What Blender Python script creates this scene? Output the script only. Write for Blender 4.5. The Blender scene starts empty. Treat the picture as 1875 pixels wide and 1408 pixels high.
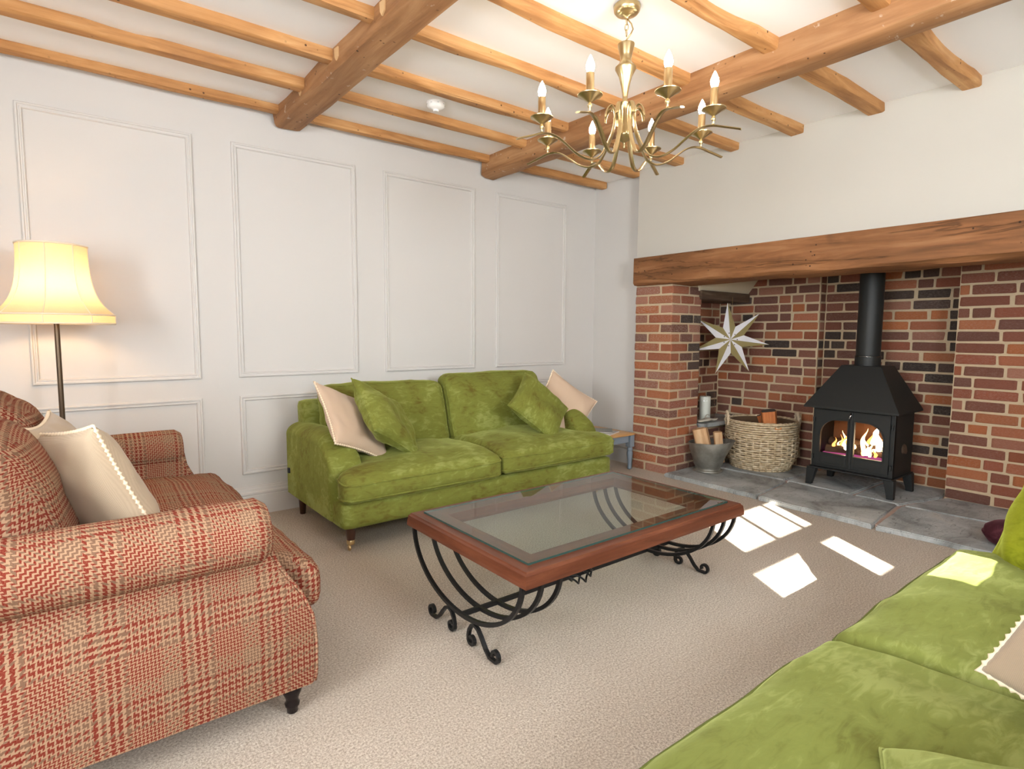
import bpy, bmesh, math, random
from mathutils import Vector, Matrix, Euler, noise as mnoise
PI = math.pi
random.seed(7)
S = bpy.context.scene
C = S.collection

# ------------------------------------------------------------------ camera
FPX, YAW, PITCH, ROLL, CAMH = 1058.07, 0.906853, -0.0892073, 0.0054352, 1.1
_f = Vector((math.cos(YAW)*math.cos(PITCH), math.sin(YAW)*math.cos(PITCH), math.sin(PITCH)))
_r0 = Vector((math.sin(YAW), -math.cos(YAW), 0)); _u0 = _r0.cross(_f)
_r = _r0*math.cos(ROLL) + _u0*math.sin(ROLL); _u = _r.cross(_f)
cam = bpy.data.cameras.new('camera'); co = bpy.data.objects.new('camera', cam); C.objects.link(co)
co.matrix_world = Matrix(((_r.x, _u.x, -_f.x, 0), (_r.y, _u.y, -_f.y, 0), (_r.z, _u.z, -_f.z, CAMH), (0, 0, 0, 1)))
cam.sensor_width = 36; cam.lens = FPX/1875*36; cam.clip_start = 0.02; cam.clip_end = 200
S.camera = co
# ------------------------------------------------------------------ world, sun, window daylight, added fill lamps, exposure
S.view_settings.view_transform = 'Standard'; S.view_settings.look = 'None'
S.view_settings.gamma = 1.0; S.view_settings.use_curve_mapping = False
S.view_settings.exposure = 0.25
W = bpy.data.worlds.new('sky'); S.world = W; W.use_nodes = True
_bg = W.node_tree.nodes['Background']
_bg.inputs[0].default_value = (0.80, 0.90, 1.0, 1); _bg.inputs[1].default_value = 2.0
SUN_DIR = Vector((0.6, 1.0, -1/1.5)).normalized()
_l = bpy.data.lights.new('sun', 'SUN'); _l.energy = 34; _l.angle = 0.006; _l.color = (1, .95, .87)
_o = bpy.data.objects.new('sun', _l); C.objects.link(_o); _o.location = (-4, -8, 6)
_o.rotation_euler = SUN_DIR.to_track_quat('-Z', 'Y').to_euler()
def area(name, loc, d, sx, sy, e, col):
    l = bpy.data.lights.new(name, 'AREA'); l.shape = 'RECTANGLE'; l.size = sx; l.size_y = sy; l.energy = e; l.color = col
    o = bpy.data.objects.new(name, l); C.objects.link(o); o.location = loc
    o.rotation_euler = Vector(d).to_track_quat('-Z', 'Z').to_euler(); return o
area('daylight_window_1', (1.5, -1.09, 1.62), (.12, 1, .22), 1.0, .68, 118, (.96, .98, 1))
area('fill_light_2', (-.75, -1.14, 1.42), (.55, 1, .10), 1.2, 1.2, 24, (.97, .985, 1))  # added fill lamp behind the camera, no known window there
area('fill_light_3', (-1.86, .35, 1.42), (1, -.05, .16), 1.3, 1.2, 122, (.97, .985, 1))  # added lamp lighting the fireplace from the front, not a known source
S.cycles.adaptive_threshold = 0.02; S.cycles.max_bounces = 9; S.cycles.diffuse_bounces = 6; S.cycles.transparent_max_bounces = 16
S.cycles.sample_clamp_indirect = 8.0; S.cycles.caustics_reflective = False; S.cycles.caustics_refractive = False

# ------------------------------------------------------------------ material helpers
class N:
    def __init__(s, name):
        s.m = bpy.data.materials.new(name); s.m.use_nodes = True; s.t = s.m.node_tree
        s.b = s.t.nodes['Principled BSDF']
    def nd(s, typ, **kw):
        n = s.t.nodes.new(typ)
        for k, v in kw.items(): setattr(n, k, v)
        return n
    def put(s, sock, v):
        if v is None: return
        if isinstance(v, bpy.types.NodeSocket): s.t.links.new(v, sock)
        elif isinstance(v, (tuple, list)) and len(v) == 3 and sock.type == 'RGBA': sock.default_value = (*v, 1)
        else: sock.default_value = v
    def set(s, **kw):
        al = dict(color='Base Color', rough='Roughness', metal='Metallic', sheen='Sheen Weight', sheenr='Sheen Roughness', sheent='Sheen Tint',
                  spec='Specular IOR Level', em='Emission Color', ems='Emission Strength', trans='Transmission Weight', ior='IOR', normal='Normal', alpha='Alpha', coat='Coat Weight', coatr='Coat Roughness')
        for k, v in kw.items(): s.put(s.b.inputs[al[k]], v)
        return s
    def obj(s): return s.nd('ShaderNodeTexCoord').outputs['Object']
    def uv(s): return s.nd('ShaderNodeTexCoord').outputs['UV']
    def map(s, vec, scale=(1, 1, 1), loc=(0, 0, 0), rot=(0, 0, 0)):
        n = s.nd('ShaderNodeMapping'); s.put(n.inputs[0], vec); s.put(n.inputs[1], loc); n.inputs[2].default_value = rot; n.inputs[3].default_value = scale
        return n.outputs[0]
    def noise(s, vec, scale, detail=4, rough=.55, dist=0):
        n = s.nd('ShaderNodeTexNoise'); s.put(n.inputs['Vector'], vec); n.inputs['Scale'].default_value = scale
        n.inputs['Detail'].default_value = detail; n.inputs['Roughness'].default_value = rough; n.inputs['Distortion'].default_value = dist
        return n.outputs['Fac']
    def ramp(s, fac, stops, interp='LINEAR'):
        n = s.nd('ShaderNodeValToRGB'); s.put(n.inputs[0], fac); e = n.color_ramp.elements; n.color_ramp.interpolation = interp
        while len(e) < len(stops): e.new(.5)
        for el, (p, c) in zip(e, stops):
            el.position = p; el.color = (*c, 1) if isinstance(c, tuple) else (c, c, c, 1)
        return n.outputs[0]
    def mix(s, f, a, b, mode='MIX'):
        n = s.nd('ShaderNodeMix', data_type='RGBA', blend_type=mode); s.put(n.inputs[0], f); s.put(n.inputs[6], a); s.put(n.inputs[7], b); return n.outputs[2]
    def math(s, op, a, b=None):
        n = s.nd('ShaderNodeMath', operation=op); s.put(n.inputs[0], a); s.put(n.inputs[1], b); return n.outputs[0]
    def bump(s, h, strength=.3, dist=.01, nrm=None):
        n = s.nd('ShaderNodeBump'); s.put(n.inputs['Height'], h); n.inputs['Strength'].default_value = strength; n.inputs['Distance'].default_value = dist
        if nrm: s.put(n.inputs['Normal'], nrm)
        return n.outputs[0]
    def rnd(s): return s.nd('ShaderNodeObjectInfo').outputs['Random']
    def ocol(s): return s.nd('ShaderNodeObjectInfo').outputs['Color']
    def rvec(s, k=30):
        o = s.obj(); r = s.math('MULTIPLY', s.rnd(), k)
        n = s.nd('ShaderNodeVectorMath', operation='ADD'); s.put(n.inputs[0], o)
        cx = s.nd('ShaderNodeCombineXYZ'); [s.put(cx.inputs[i], r) for i in range(3)]
        s.put(n.inputs[1], cx.outputs[0]); return n.outputs[0]

def plain(name, col, rough=.6, metal=0, **kw): return N(name).set(color=col, rough=rough, metal=metal, **kw).m

def paint(name, col, rough=.75):
    n = N(name); f = n.noise(n.obj(), 1.3, 3)
    c = n.ramp(f, [(.3, tuple(x*.975 for x in col)), (.7, col)])
    return n.set(color=c, rough=rough, normal=n.bump(n.noise(n.obj(), 160, 2), .04, .002)).m

def wood(name, a, b, c, axis='x', scale=1.0, rough=.65, holes=True, bump=.35, fleck=0.0, cracks=False):
    n = N(name); v = n.rvec(20)
    sc = {'x': (1.2, 14, 14), 'y': (14, 1.2, 14), 'z': (14, 14, 1.2)}[axis]
    v1 = n.map(v, tuple(k*scale for k in sc))
    g = n.noise(v1, 1.6, 8, .62, .6)
    col = n.ramp(g, [(.28, a), (.5, b), (.72, c)])
    big = n.noise(v, 2.6*scale, 3)
    col = n.mix(n.ramp(big, [(.35, 0.0), (.7, .45)]), col, a)
    h = g
    if holes:
        vo = n.nd('ShaderNodeTexVoronoi'); n.put(vo.inputs['Vector'], v); vo.inputs['Scale'].default_value = 24
        d = n.ramp(vo.outputs['Distance'], [(.09, 0.0), (.15, 1.0)])
        gate = n.ramp(n.noise(v, 5, 2), [(.5, 1.0), (.56, 0.0)])
        hole = n.mix(gate, d, (1, 1, 1))
        col = n.mix(hole, tuple(x*.25 for x in a), col)
    if cracks:
        ck = n.noise(n.map(v, tuple(k*.22*scale for k in sc)), 1.5, 6, .6, .8)
        cl = n.ramp(ck, [(.487, 0.0), (.4935, .55), (.4955, .55), (.502, 0.0)]); col = n.mix(cl, col, tuple(x*.12 for x in a))
        kn = n.ramp(n.noise(v, 4.5, 2), [(.66, 0.0), (.74, .35)]); col = n.mix(kn, col, tuple(x*.4 for x in a))
        h = n.math('SUBTRACT', g, cl)
    if fleck:
        fl = n.ramp(n.noise(v, 11, 5, .7), [(.63, 0.0), (.67, fleck)])
        col = n.mix(fl, col, (.75, .68, .58))
    return n.set(color=col, rough=rough, spec=.3, normal=n.bump(h, bump, .006)).m

def n_mix(a, b, t): return tuple(x+(y-x)*t for x, y in zip(a, b))
def velvet(name, dark, mid, light, seed=0.0):
    n = N(name); v = n.map(n.obj(), (1, 1, 1), (seed, seed*.7, seed*1.3))
    a = n.noise(v, 3.0, 4, .55, .8); b = n.noise(n.map(v, (1, 2.5, 2.5)), 13, 4, .6, 1.0)
    f = n.math('ADD', n.math('MULTIPLY', a, .62), n.math('MULTIPLY', b, .38))
    col = n.ramp(f, [(.37, dark), (.46, n_mix(dark, mid, .8)), (.52, mid), (.60, light)])
    return n.set(color=col, rough=.85, spec=.12, sheen=.45, sheenr=.35, sheent=tuple(min(1, x*2.2+.05) for x in light)+(1,),
                 normal=n.bump(n.noise(v, 9, 4, .6), .28, .012)).m

def linen(name, col):
    n = N(name); v = n.obj()
    w = n.nd('ShaderNodeTexWave'); n.put(w.inputs[0], v); w.inputs['Scale'].default_value = 120; w.inputs['Distortion'].default_value = 1.5
    w2 = n.nd('ShaderNodeTexWave', bands_direction='Y'); n.put(w2.inputs[0], v); w2.inputs['Scale'].default_value = 120; w2.inputs['Distortion'].default_value = 1.5
    h = n.math('MULTIPLY', w.outputs[1], w2.outputs[1])
    c = n.mix(h, tuple(x*.82 for x in col), col)
    c = n.mix(n.ramp(n.noise(v, 5, 3), [(.3, 0.0), (.8, .25)]), c, tuple(x*.85 for x in col))
    return n.set(color=c, rough=.9, spec=.1, sheen=.2, normal=n.bump(h, .25, .002)).m

def plaid(name):
    n = N(name); sep = n.nd('ShaderNodeSeparateXYZ'); n.put(sep.inputs[0], n.uv())
    jit = n.math('MULTIPLY', n.math('SUBTRACT', n.noise(n.uv(), 260, 2), .5), .0022)
    U = n.math('ADD', n.math('ADD', sep.outputs[0], 40.0), jit); V = n.math('ADD', n.math('ADD', sep.outputs[1], 40.0), jit)
    TAN, RED, BRN = (.36, .23, .145), (.15, .007, .006), (.15, .085, .055)
    P = .185
    def thread(u):
        a = n.math('MODULO', u, P)
        z1 = n.math('LESS_THAN', a, .074)
        z2 = n.math('MULTIPLY', n.math('GREATER_THAN', a, .074), n.math('LESS_THAN', a, .115))
        st1 = n.math('LESS_THAN', n.math('MODULO', a, .016), .0092)
        st2 = n.math('LESS_THAN', n.math('MODULO', a, .0080), .0044)
        st = n.mix(z1, st2, st1)
        alt = n.math('LESS_THAN', n.math('MODULO', a, .048), .016)
        c1 = n.mix(alt, RED, BRN)
        cc = n.mix(z2, n.mix(z1, RED, c1), BRN)
        return n.mix(st, TAN, cc)
    tw = n.math('LESS_THAN', n.math('MODULO', n.math('ADD', U, V), .016), .008)
    col = n.mix(tw, thread(U), thread(V))
    fuzz = n.noise(n.uv(), 420, 2)
    col = n.mix(n.ramp(fuzz, [(.3, 0.0), (.75, .35)]), col, (.34, .19, .11))
    return n.set(color=col, rough=.95, spec=.05, normal=n.bump(n.math('ADD', fuzz, tw), .22, .003)).m

def brickmat():
    n = N('fired_brick'); v = n.rvec(50); c = n.ocol()
    a = n.noise(v, 18, 5, .65); b = n.noise(v, 60, 3, .6)
    col = n.mix(n.ramp(a, [(.3, 0.0), (.75, .55)]), c, n.mix(.5, c, (.12, .05, .035)))
    hsv = n.nd('ShaderNodeHueSaturation'); n.put(hsv.inputs['Color'], col); n.put(hsv.inputs['Value'], n.ramp(b, [(.2, .7), (.8, 1.2)]))
    lime = n.math('MULTIPLY', n.ramp(n.noise(v, 14, 7, .8), [(.47, 0.0), (.70, .6)]), n.nd('ShaderNodeObjectInfo').outputs['Alpha'])
    col = n.mix(lime, hsv.outputs[0], (.62, .52, .44))
    return n.set(color=col, rough=.88, spec=.2, normal=n.bump(n.math('ADD', a, b), .55, .006)).m

def mortarmat(name='lime_mortar', col=(.62, .485, .325)):
    n = N(name); v = n.obj(); f = n.noise(v, 45, 5, .7)
    c = n.mix(f, tuple(x*.75 for x in col), col)
    return n.set(color=c, rough=.95, spec=.1, normal=n.bump(f, .6, .006)).m

def stone(name):
    n = N(name); v = n.rvec(9)
    a = n.noise(v, 3.2, 7, .62, .8); b = n.noise(n.map(v, (2, 5, 2)), 6, 5, .7, 1.5)
    col = n.ramp(a, [(.30, (.16, .16, .155)), (.45, (.34, .36, .36)), (.62, (.50, .52, .52)), (.8, (.58, .53, .45))])
    col = n.mix(n.ramp(b, [(.55, 0.0), (.66, .6)]), col, (.11, .11, .105))
    return n.set(color=col, rough=.55, spec=.35, normal=n.bump(n.math('ADD', a, b), .4, .012)).m

def carpet():
    n = N('carpet_pile'); v = n.obj()
    f = n.noise(v, 150, 4, .8); b = n.noise(v, 2.0, 4, .6, .8)
    col = n.ramp(f, [(.34, (.33, .25, .18)), (.5, (.66, .555, .45)), (.64, (.90, .82, .71))])
    col = n.mix(n.ramp(b, [(.38, .0), (.62, .35)]), col, n.mix(.4, col, (.46, .36, .27)))
    return n.set(color=col, rough=1, spec=.05, sheen=.15, normal=n.bump(f, .9, .012)).m

def glassmat(name, tint=(.93, .97, .95), ior=1.5, refl=1.0, rough=0.0):
    n = N(name); t = n.t
    fr = n.nd('ShaderNodeFresnel'); fr.inputs[0].default_value = ior
    tr = n.nd('ShaderNodeBsdfTransparent'); tr.inputs[0].default_value = (*tint, 1)
    gl = n.nd('ShaderNodeBsdfGlossy'); gl.inputs[0].default_value = (1, 1, 1, 1); gl.inputs['Roughness'].default_value = rough
    mx = n.nd('ShaderNodeMixShader'); geo = n.nd('ShaderNodeNewGeometry'); t.links.new(n.math('MULTIPLY', n.math('MULTIPLY', fr.outputs[0], refl), n.math('SUBTRACT', 1.0, geo.outputs['Backfacing'])), mx.inputs[0])
    t.links.new(tr.outputs[0], mx.inputs[1]); t.links.new(gl.outputs[0], mx.inputs[2])
    t.links.new(mx.outputs[0], t.nodes['Material Output'].inputs[0]); return n.m

def emit(name, col, s):
    n = N(name); e = n.nd('ShaderNodeEmission'); e.inputs[0].default_value = (*col, 1); e.inputs[1].default_value = s
    n.t.links.new(e.outputs[0], n.t.nodes['Material Output'].inputs[0]); return n.m

def shademat():
    n = N('lamp_shade_linen'); t = n.t
    w = n.nd('ShaderNodeTexWave', bands_direction='Z'); n.put(w.inputs[0], n.map(n.obj(), (1, 1, 6))); w.inputs['Scale'].default_value = 30; w.inputs['Distortion'].default_value = 9; w.inputs['Detail'].default_value = 3
    c = n.mix(w.outputs[1], (.74, .58, .38), (.84, .69, .48))
    d = n.nd('ShaderNodeBsdfDiffuse'); t.links.new(c, d.inputs[0]); tr = n.nd('ShaderNodeBsdfTranslucent'); t.links.new(c, tr.inputs[0])
    mx = n.nd('ShaderNodeMixShader'); mx.inputs[0].default_value = .5
    t.links.new(d.outputs[0], mx.inputs[1]); t.links.new(tr.outputs[0], mx.inputs[2]); t.links.new(mx.outputs[0], t.nodes['Material Output'].inputs[0]); return n.m

M = {}
M['wall'] = paint('wall_paint', (.625, .61, .59)); M['breast'] = paint('chimney_paint', (.575, .55, .495))
M['ceil'] = paint('ceiling_paint', (.91, .895, .885)); M['trim'] = plain('satin_trim_paint', (.625, .61, .59), .45)
M['carpet'] = carpet()
M['joist'] = wood('pine_joist', (.30, .13, .045), (.52, .26, .095), (.70, .42, .19), 'x')
M['beam'] = wood('old_oak_beam', (.20, .09, .035), (.37, .185, .08), (.52, .30, .145), 'y', .8, fleck=.4)
M['mantel'] = wood('oak_mantel', (.13, .055, .020), (.27, .115, .044), (.39, .19, .085), 'y', .9, bump=.7, cracks=True)
M['darkoak'] = wood('dark_lintel_oak', (.05, .03, .02), (.11, .07, .045), (.20, .14, .09), 'x', holes=False)
M['patch'] = plain('fresh_cut_oak', (.62, .40, .20), .7)
M['mahog'] = {a: wood('red_hardwood_'+a, (.075, .022, .011), (.14, .044, .021), (.21, .074, .035), a, 1.6, rough=.34, holes=False, bump=.08) for a in 'xy'}
M['iron'] = plain('black_wrought_iron', (.018, .018, .019), .38, .55)
M['velvet'] = velvet('olive_velvet', (.125, .105, .020), (.180, .198, .038), (.262, .288, .080))
M['velvet2'] = velvet('moss_velvet', (.105, .112, .022), (.165, .190, .045), (.245, .275, .085), 3.1)
M['velvet3'] = velvet('bright_moss_velvet', (.17, .19, .010), (.27, .30, .02), (.38, .42, .06), 5.7)
M['piping'] = plain('olive_piping', (.115, .14, .022), .8)
M['darkwood'] = plain('dark_turned_leg', (.055, .02, .012), .28, coat=.3)
M['blackleg'] = plain('black_lacquer_leg', (.010, .006, .006), .2, spec=.3)
M['brass'] = plain('antique_brass', (.56, .45, .25), .3, 1.0)
M['gold'] = plain('polished_brass', (.74, .56, .30), .28, 1.0)
M['plaid'] = plaid('plaid_wool')
M['cream'] = linen('cream_linen', (.54, .42, .295)); M['blush'] = linen('blush_linen', (.67, .50, .365)); M['stone_linen'] = linen('stone_linen', (.43, .325, .23))
M['pom'] = plain('cream_edging', (.82, .68, .50), .9)
M['brick'] = brickmat(); M['mortar'] = mortarmat(); M['pinkmortar'] = mortarmat('pink_mortar', (.58, .42, .35)); M['stone'] = stone('slate_flag')
M['plaster'] = paint('cream_plaster', (.70, .62, .46))
M['stove'] = N('stove_black').m
_n = N('stove_black_iron'); M['stove'] = _n.set(color=(.014, .0155, .0155), rough=.5, spec=.4, normal=_n.bump(_n.noise(_n.obj(), 150, 3), .12, .002)).m
M['firebrick'] = mortarmat('fire_box_lining', (.22, .10, .05))
M['char'] = mortarmat('charred_log', (.10, .065, .045))
M['stoveglass'] = glassmat('stove_glass', (.98, .95, .92), 1.25, .5)
M['flame'] = emit('flame_yellow', (1.0, .62, .24), 9.0); M['flame2'] = emit('flame_orange', (1.0, .36, .08), 3.5); M['flamew'] = emit('flame_white', (1.0, .84, .60), 16); M['ember'] = emit('ember_glow', (.55, .10, .30), .7)
M['bulb'] = emit('warm_bulb_glow', (1.0, .84, .66), 92); M['lampbulb'] = emit('lamp_bulb_glow', (1.0, .60, .27), 105)
M['white'] = plain('white_plastic', (.86, .85, .83), .4); M['grey'] = plain('grey_plastic', (.45, .45, .46), .5)
M['shade'] = shademat(); M['rib'] = plain('shade_binding', (.80, .70, .54), .9)
M['pole'] = plain('bronze_pole', (.12, .085, .055), .35, .8)
M['tableglass'] = glassmat('table_glass', (.86, .93, .90), 1.5, 1.0); M['glassedge'] = plain('glass_edge', (.03, .07, .06), .15)
M['clear'] = glassmat('clear_glass', (.96, .97, .97), 1.45, 1.0); M['pane'] = glassmat('window_glass', (.98, .99, .99), 1.2, .5)
M['wax'] = plain('ivory_wax', (.80, .80, .72), .5)
M['pine'] = wood('pine_top', (.50, .27, .10), (.66, .40, .17), (.78, .53, .27), 'x', 1.5, rough=.4, holes=False, bump=.1)
M['bluegrey'] = plain('blue_grey_paint', (.235, .30, .37), .45); M['paleblue'] = plain('pale_duck_egg_paint', (.48, .57, .58), .5)
def wick():
    n = N('willow_cane'); v = n.obj(); f = n.noise(n.map(v, (3, 3, 30)), 6, 4, .6); g = n.noise(v, 40, 2)
    c = n.ramp(n.math('ADD', n.math('MULTIPLY', f, .6), n.math('MULTIPLY', g, .4)), [(.33, (.26, .17, .09)), (.5, (.56, .44, .28)), (.66, (.82, .72, .56))])
    return n.set(color=c, rough=.6, spec=.3).m
M['wicker'] = wick(); M['rope'] = plain('sisal_rope', (.62, .50, .35), .9)
def galv():
    n = N('galvanised_zinc'); v = n.obj(); f = n.noise(v, 9, 5, .6)
    return n.set(color=n.ramp(f, [(.3, (.20, .195, .17)), (.7, (.40, .39, .35))]), rough=.48, metal=.75, normal=n.bump(f, .2, .004)).m
M['zinc'] = galv()
M['bark'] = mortarmat('log_bark', (.10, .085, .075)); M['logend'] = wood('split_log_orange', (.35, .10, .03), (.60, .21, .065), (.72, .32, .12), 'z', 2, holes=False)
M['logpale'] = wood('split_log_pale', (.38, .20, .09), (.58, .36, .19), (.70, .49, .29), 'z', 2, holes=False)
M['starwhite'] = plain('white_card', (.80, .79, .82), .8); M['stargold'] = plain('olive_gold_card', (.30, .24, .10), .55); M['dark'] = plain('dark_hole', (.05, .03, .02), .9)
M['drift'] = wood('driftwood', (.28, .25, .20), (.45, .41, .34), (.60, .56, .48), 'x', 3, holes=False, bump=.6)
M['maroon'] = velvet('maroon_velvet', (.035, .008, .012), (.06, .015, .022), (.10, .03, .04), 2.0)
M['paper'] = plain('magazine_paper', (.80, .80, .80), .6); M['cover'] = plain('magazine_cover', (.22, .25, .24), .35); M['cover2'] = plain('magazine_cover_grey', (.45, .44, .42), .35)
M['blacklabel'] = plain('black_fabric_label', (.015, .02, .025), .7)
M['chrome'] = plain('chrome', (.7, .7, .7), .12, 1.0)

# ------------------------------------------------------------------ mesh helpers
class MB:
    def __init__(s): s.v = []; s.f = []; s.uv = {}
    def add(s, vs, fs, uvs=None):
        o = len(s.v); s.v += [tuple(p) for p in vs]
        for k, f in enumerate(fs):
            if uvs: s.uv[len(s.f)] = uvs[k]
            s.f.append(tuple(o+i for i in f))
        return s
    def box(s, x0, x1, y0, y1, z0, z1):
        return s.add([(x0, y0, z0), (x1, y0, z0), (x1, y1, z0), (x0, y1, z0), (x0, y0, z1), (x1, y0, z1), (x1, y1, z1), (x0, y1, z1)],
                     [(0, 3, 2, 1), (4, 5, 6, 7), (0, 1, 5, 4), (1, 2, 6, 5), (2, 3, 7, 6), (3, 0, 4, 7)])
    def frustum(s, a, b):   # a,b: (x0,x1,y0,y1,z)
        return s.add([(a[0], a[2], a[4]), (a[1], a[2], a[4]), (a[1], a[3], a[4]), (a[0], a[3], a[4]), (b[0], b[2], b[4]), (b[1], b[2], b[4]), (b[1], b[3], b[4]), (b[0], b[3], b[4])],
                     [(0, 3, 2, 1), (4, 5, 6, 7), (0, 1, 5, 4), (1, 2, 6, 5), (2, 3, 7, 6), (3, 0, 4, 7)])
    def lathe(s, prof, n=24, c=(0, 0, 0), cap=True, mod=None):
        vs = []; m = len(prof)
        for i in range(n):
            a = 2*PI*i/n; k = mod(a) if mod else 1
            for r, z in prof: vs.append((c[0]+r*k*math.cos(a), c[1]+r*k*math.sin(a), c[2]+z))
        fs = []
        for i in range(n):
            j = (i+1) % n
            for k in range(m-1): fs.append((i*m+k, j*m+k, j*m+k+1, i*m+k+1))
        if cap:
            if prof[0][0] > 1e-6: fs.append(tuple(i*m for i in reversed(range(n))))
            if prof[-1][0] > 1e-6: fs.append(tuple(i*m+m-1 for i in range(n)))
        return s.add(vs, fs)
    def tube(s, pts, r, n=8, closed=False, flat=None, up=None):
        pts = [Vector(p) for p in pts]; L = len(pts); rr = r if callable(r) else (lambda t: r)
        vs = []; fs = []; prev = None
        for i, p in enumerate(pts):
            if closed: t = pts[(i+1) % L]-pts[i-1]
            else: t = pts[min(i+1, L-1)]-pts[max(i-1, 0)]
            t = t.normalized() if t.length > 1e-9 else Vector((0, 0, 1))
            if up is not None: a = Vector(up)
            elif prev is None: a = Vector((0, 0, 1)) if abs(t.z) < .9 else Vector((1, 0, 0))
            else: a = prev
            e1 = (a-t*a.dot(t)).normalized(); prev = e1; e2 = t.cross(e1); R = rr(i/max(1, L-1))
            for k in range(n):
                an = 2*PI*k/n + (PI/4 if n == 4 else 0); w = (flat or (1, 1))
                vs.append(p+e1*math.cos(an)*R*w[0]+e2*math.sin(an)*R*w[1])
        for i in range(L if closed else L-1):
            j = (i+1) % L
            for k in range(n): fs.append((i*n+k, i*n+(k+1) % n, j*n+(k+1) % n, j*n+k))
        if not closed: fs += [tuple(reversed(range(n))), tuple((L-1)*n+k for k in range(n))]
        return s.add(vs, fs)
    def grid(s, fn, nu, nv, uvfn=None, wrapu=False):
        vs = [fn(i/nu, j/nv) for i in range(nu+(0 if wrapu else 1)) for j in range(nv+1)]; fs = []; uvs = []; m = nv+1; nn = nu if wrapu else nu+1
        for i in range(nu):
            for j in range(nv):
                a, b = i, (i+1) % nn
                fs.append((a*m+j, b*m+j, b*m+j+1, a*m+j+1))
                if uvfn: uvs.append([uvfn(i/nu, j/nv), uvfn((i+1)/nu, j/nv), uvfn((i+1)/nu, (j+1)/nv), uvfn(i/nu, (j+1)/nv)])
        return s.add(vs, fs, uvs if uvfn else None)
    def prism(s, poly, axis, a, b):   # poly 2D in the other two axes, extruded along axis
        def P(p, t): return {'x': (t, p[0], p[1]), 'y': (p[0], t, p[1]), 'z': (p[0], p[1], t)}[axis]
        n = len(poly); vs = [P(p, a) for p in poly]+[P(p, b) for p in poly]
        return s.add(vs, [tuple(range(n)), tuple(range(2*n-1, n-1, -1))]+[(i, n+i, n+(i+1) % n, (i+1) % n) for i in range(n)])
    def xf(s, m): s.v = [tuple(m @ Vector(p)) for p in s.v]; return s
    def mesh(s, name, mat, smooth=False, bevel=0, merge=False, boxuv=False, seg=2, angle=None):
        me = bpy.data.meshes.new(name); me.from_pydata(s.v, [], s.f); 
        if s.uv:
            ul = me.uv_layers.new(name='UVMap')
            for fi, u in s.uv.items():
                for k, li in enumerate(me.polygons[fi].loop_indices): ul.data[li].uv = u[k]
        bm = bmesh.new(); bm.from_mesh(me)
        if merge: bmesh.ops.remove_doubles(bm, verts=bm.verts, dist=1e-5)
        bmesh.ops.recalc_face_normals(bm, faces=bm.faces)
        if bevel:
            es = [e for e in bm.edges if len(e.link_faces) == 2 and e.calc_face_angle(0) > .6]
            bmesh.ops.bevel(bm, geom=es, offset=bevel, segments=seg, affect='EDGES', profile=.6, clamp_overlap=True)
        if boxuv:
            ul = bm.loops.layers.uv.verify()
            for f in bm.faces:
                nn = [abs(c) for c in f.normal]; k = nn.index(max(nn))
                for l in f.loops:
                    c = l.vert.co; l[ul].uv = ((c.y, c.z), (c.x, c.z), (c.x, c.y))[k]
        if smooth:
            for f in bm.faces: f.smooth = True
            if angle:
                for e in bm.edges: e.smooth = not (len(e.link_faces) == 2 and e.calc_face_angle(0) > angle)
        bm.to_mesh(me); bm.free(); me.materials.append(mat); return me
    def build(s, name, mat, parent=None, loc=None, rot=None, label=None, sub=0, disp=None, kind=None, **kw):
        return link(name, s.mesh(name, mat, **kw), parent, loc, rot, label, sub, disp, kind)

TEX = {}
def link(name, me, parent=None, loc=None, rot=None, label=None, sub=0, disp=None, kind=None):
    o = bpy.data.objects.new(name, me); C.objects.link(o)
    if parent: o.parent = parent
    if loc is not None: o.location = loc
    if rot is not None: o.rotation_euler = rot
    if label: o['label'] = label
    if kind: o['kind'] = kind
    if sub:
        m = o.modifiers.new('smooth', 'SUBSURF'); m.levels = m.render_levels = sub
    if disp:
        st, size = disp
        if size not in TEX:
            t = bpy.data.textures.new('folds%.3f' % size, 'CLOUDS'); t.noise_scale = size; t.noise_depth = 2; TEX[size] = t
        m = o.modifiers.new('folds', 'DISPLACE'); m.texture = TEX[size]; m.strength = st; m.mid_level = .5; m.texture_coords = 'GLOBAL'
    return o
def thing(name, label, cat, loc=(0, 0, 0), rz=0, group=None):
    o = bpy.data.objects.new(name, None); C.objects.link(o); o.location = loc; o.rotation_euler = (0, 0, rz); o.empty_display_size = .1
    o['label'] = label; o['category'] = cat
    if group: o['group'] = group
    return o
def tag(o, label, cat, group=None):
    o['label'] = label; o['category'] = cat
    if group: o['group'] = group
    return o
def struct(o): o['kind'] = 'structure'; return o
def dup(o, parent=None, loc=None, rot=None):
    c = o.copy(); C.objects.link(c); c.parent = parent if parent else o.parent
    if loc is not None: c.location = loc
    if rot is not None: c.rotation_euler = rot
    return c
def frame_mat(center, normal, up):
    n = Vector(normal).normalized(); u = Vector(up); u = (u-n*u.dot(n)).normalized(); r = u.cross(n)
    return Matrix(((r.x, u.x, n.x, center[0]), (r.y, u.y, n.y, center[1]), (r.z, u.z, n.z, center[2]), (0, 0, 0, 1)))
def sm(a, b, x):
    t = max(0, min(1, (x-a)/(b-a))); return t*t*(3-2*t)

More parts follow.
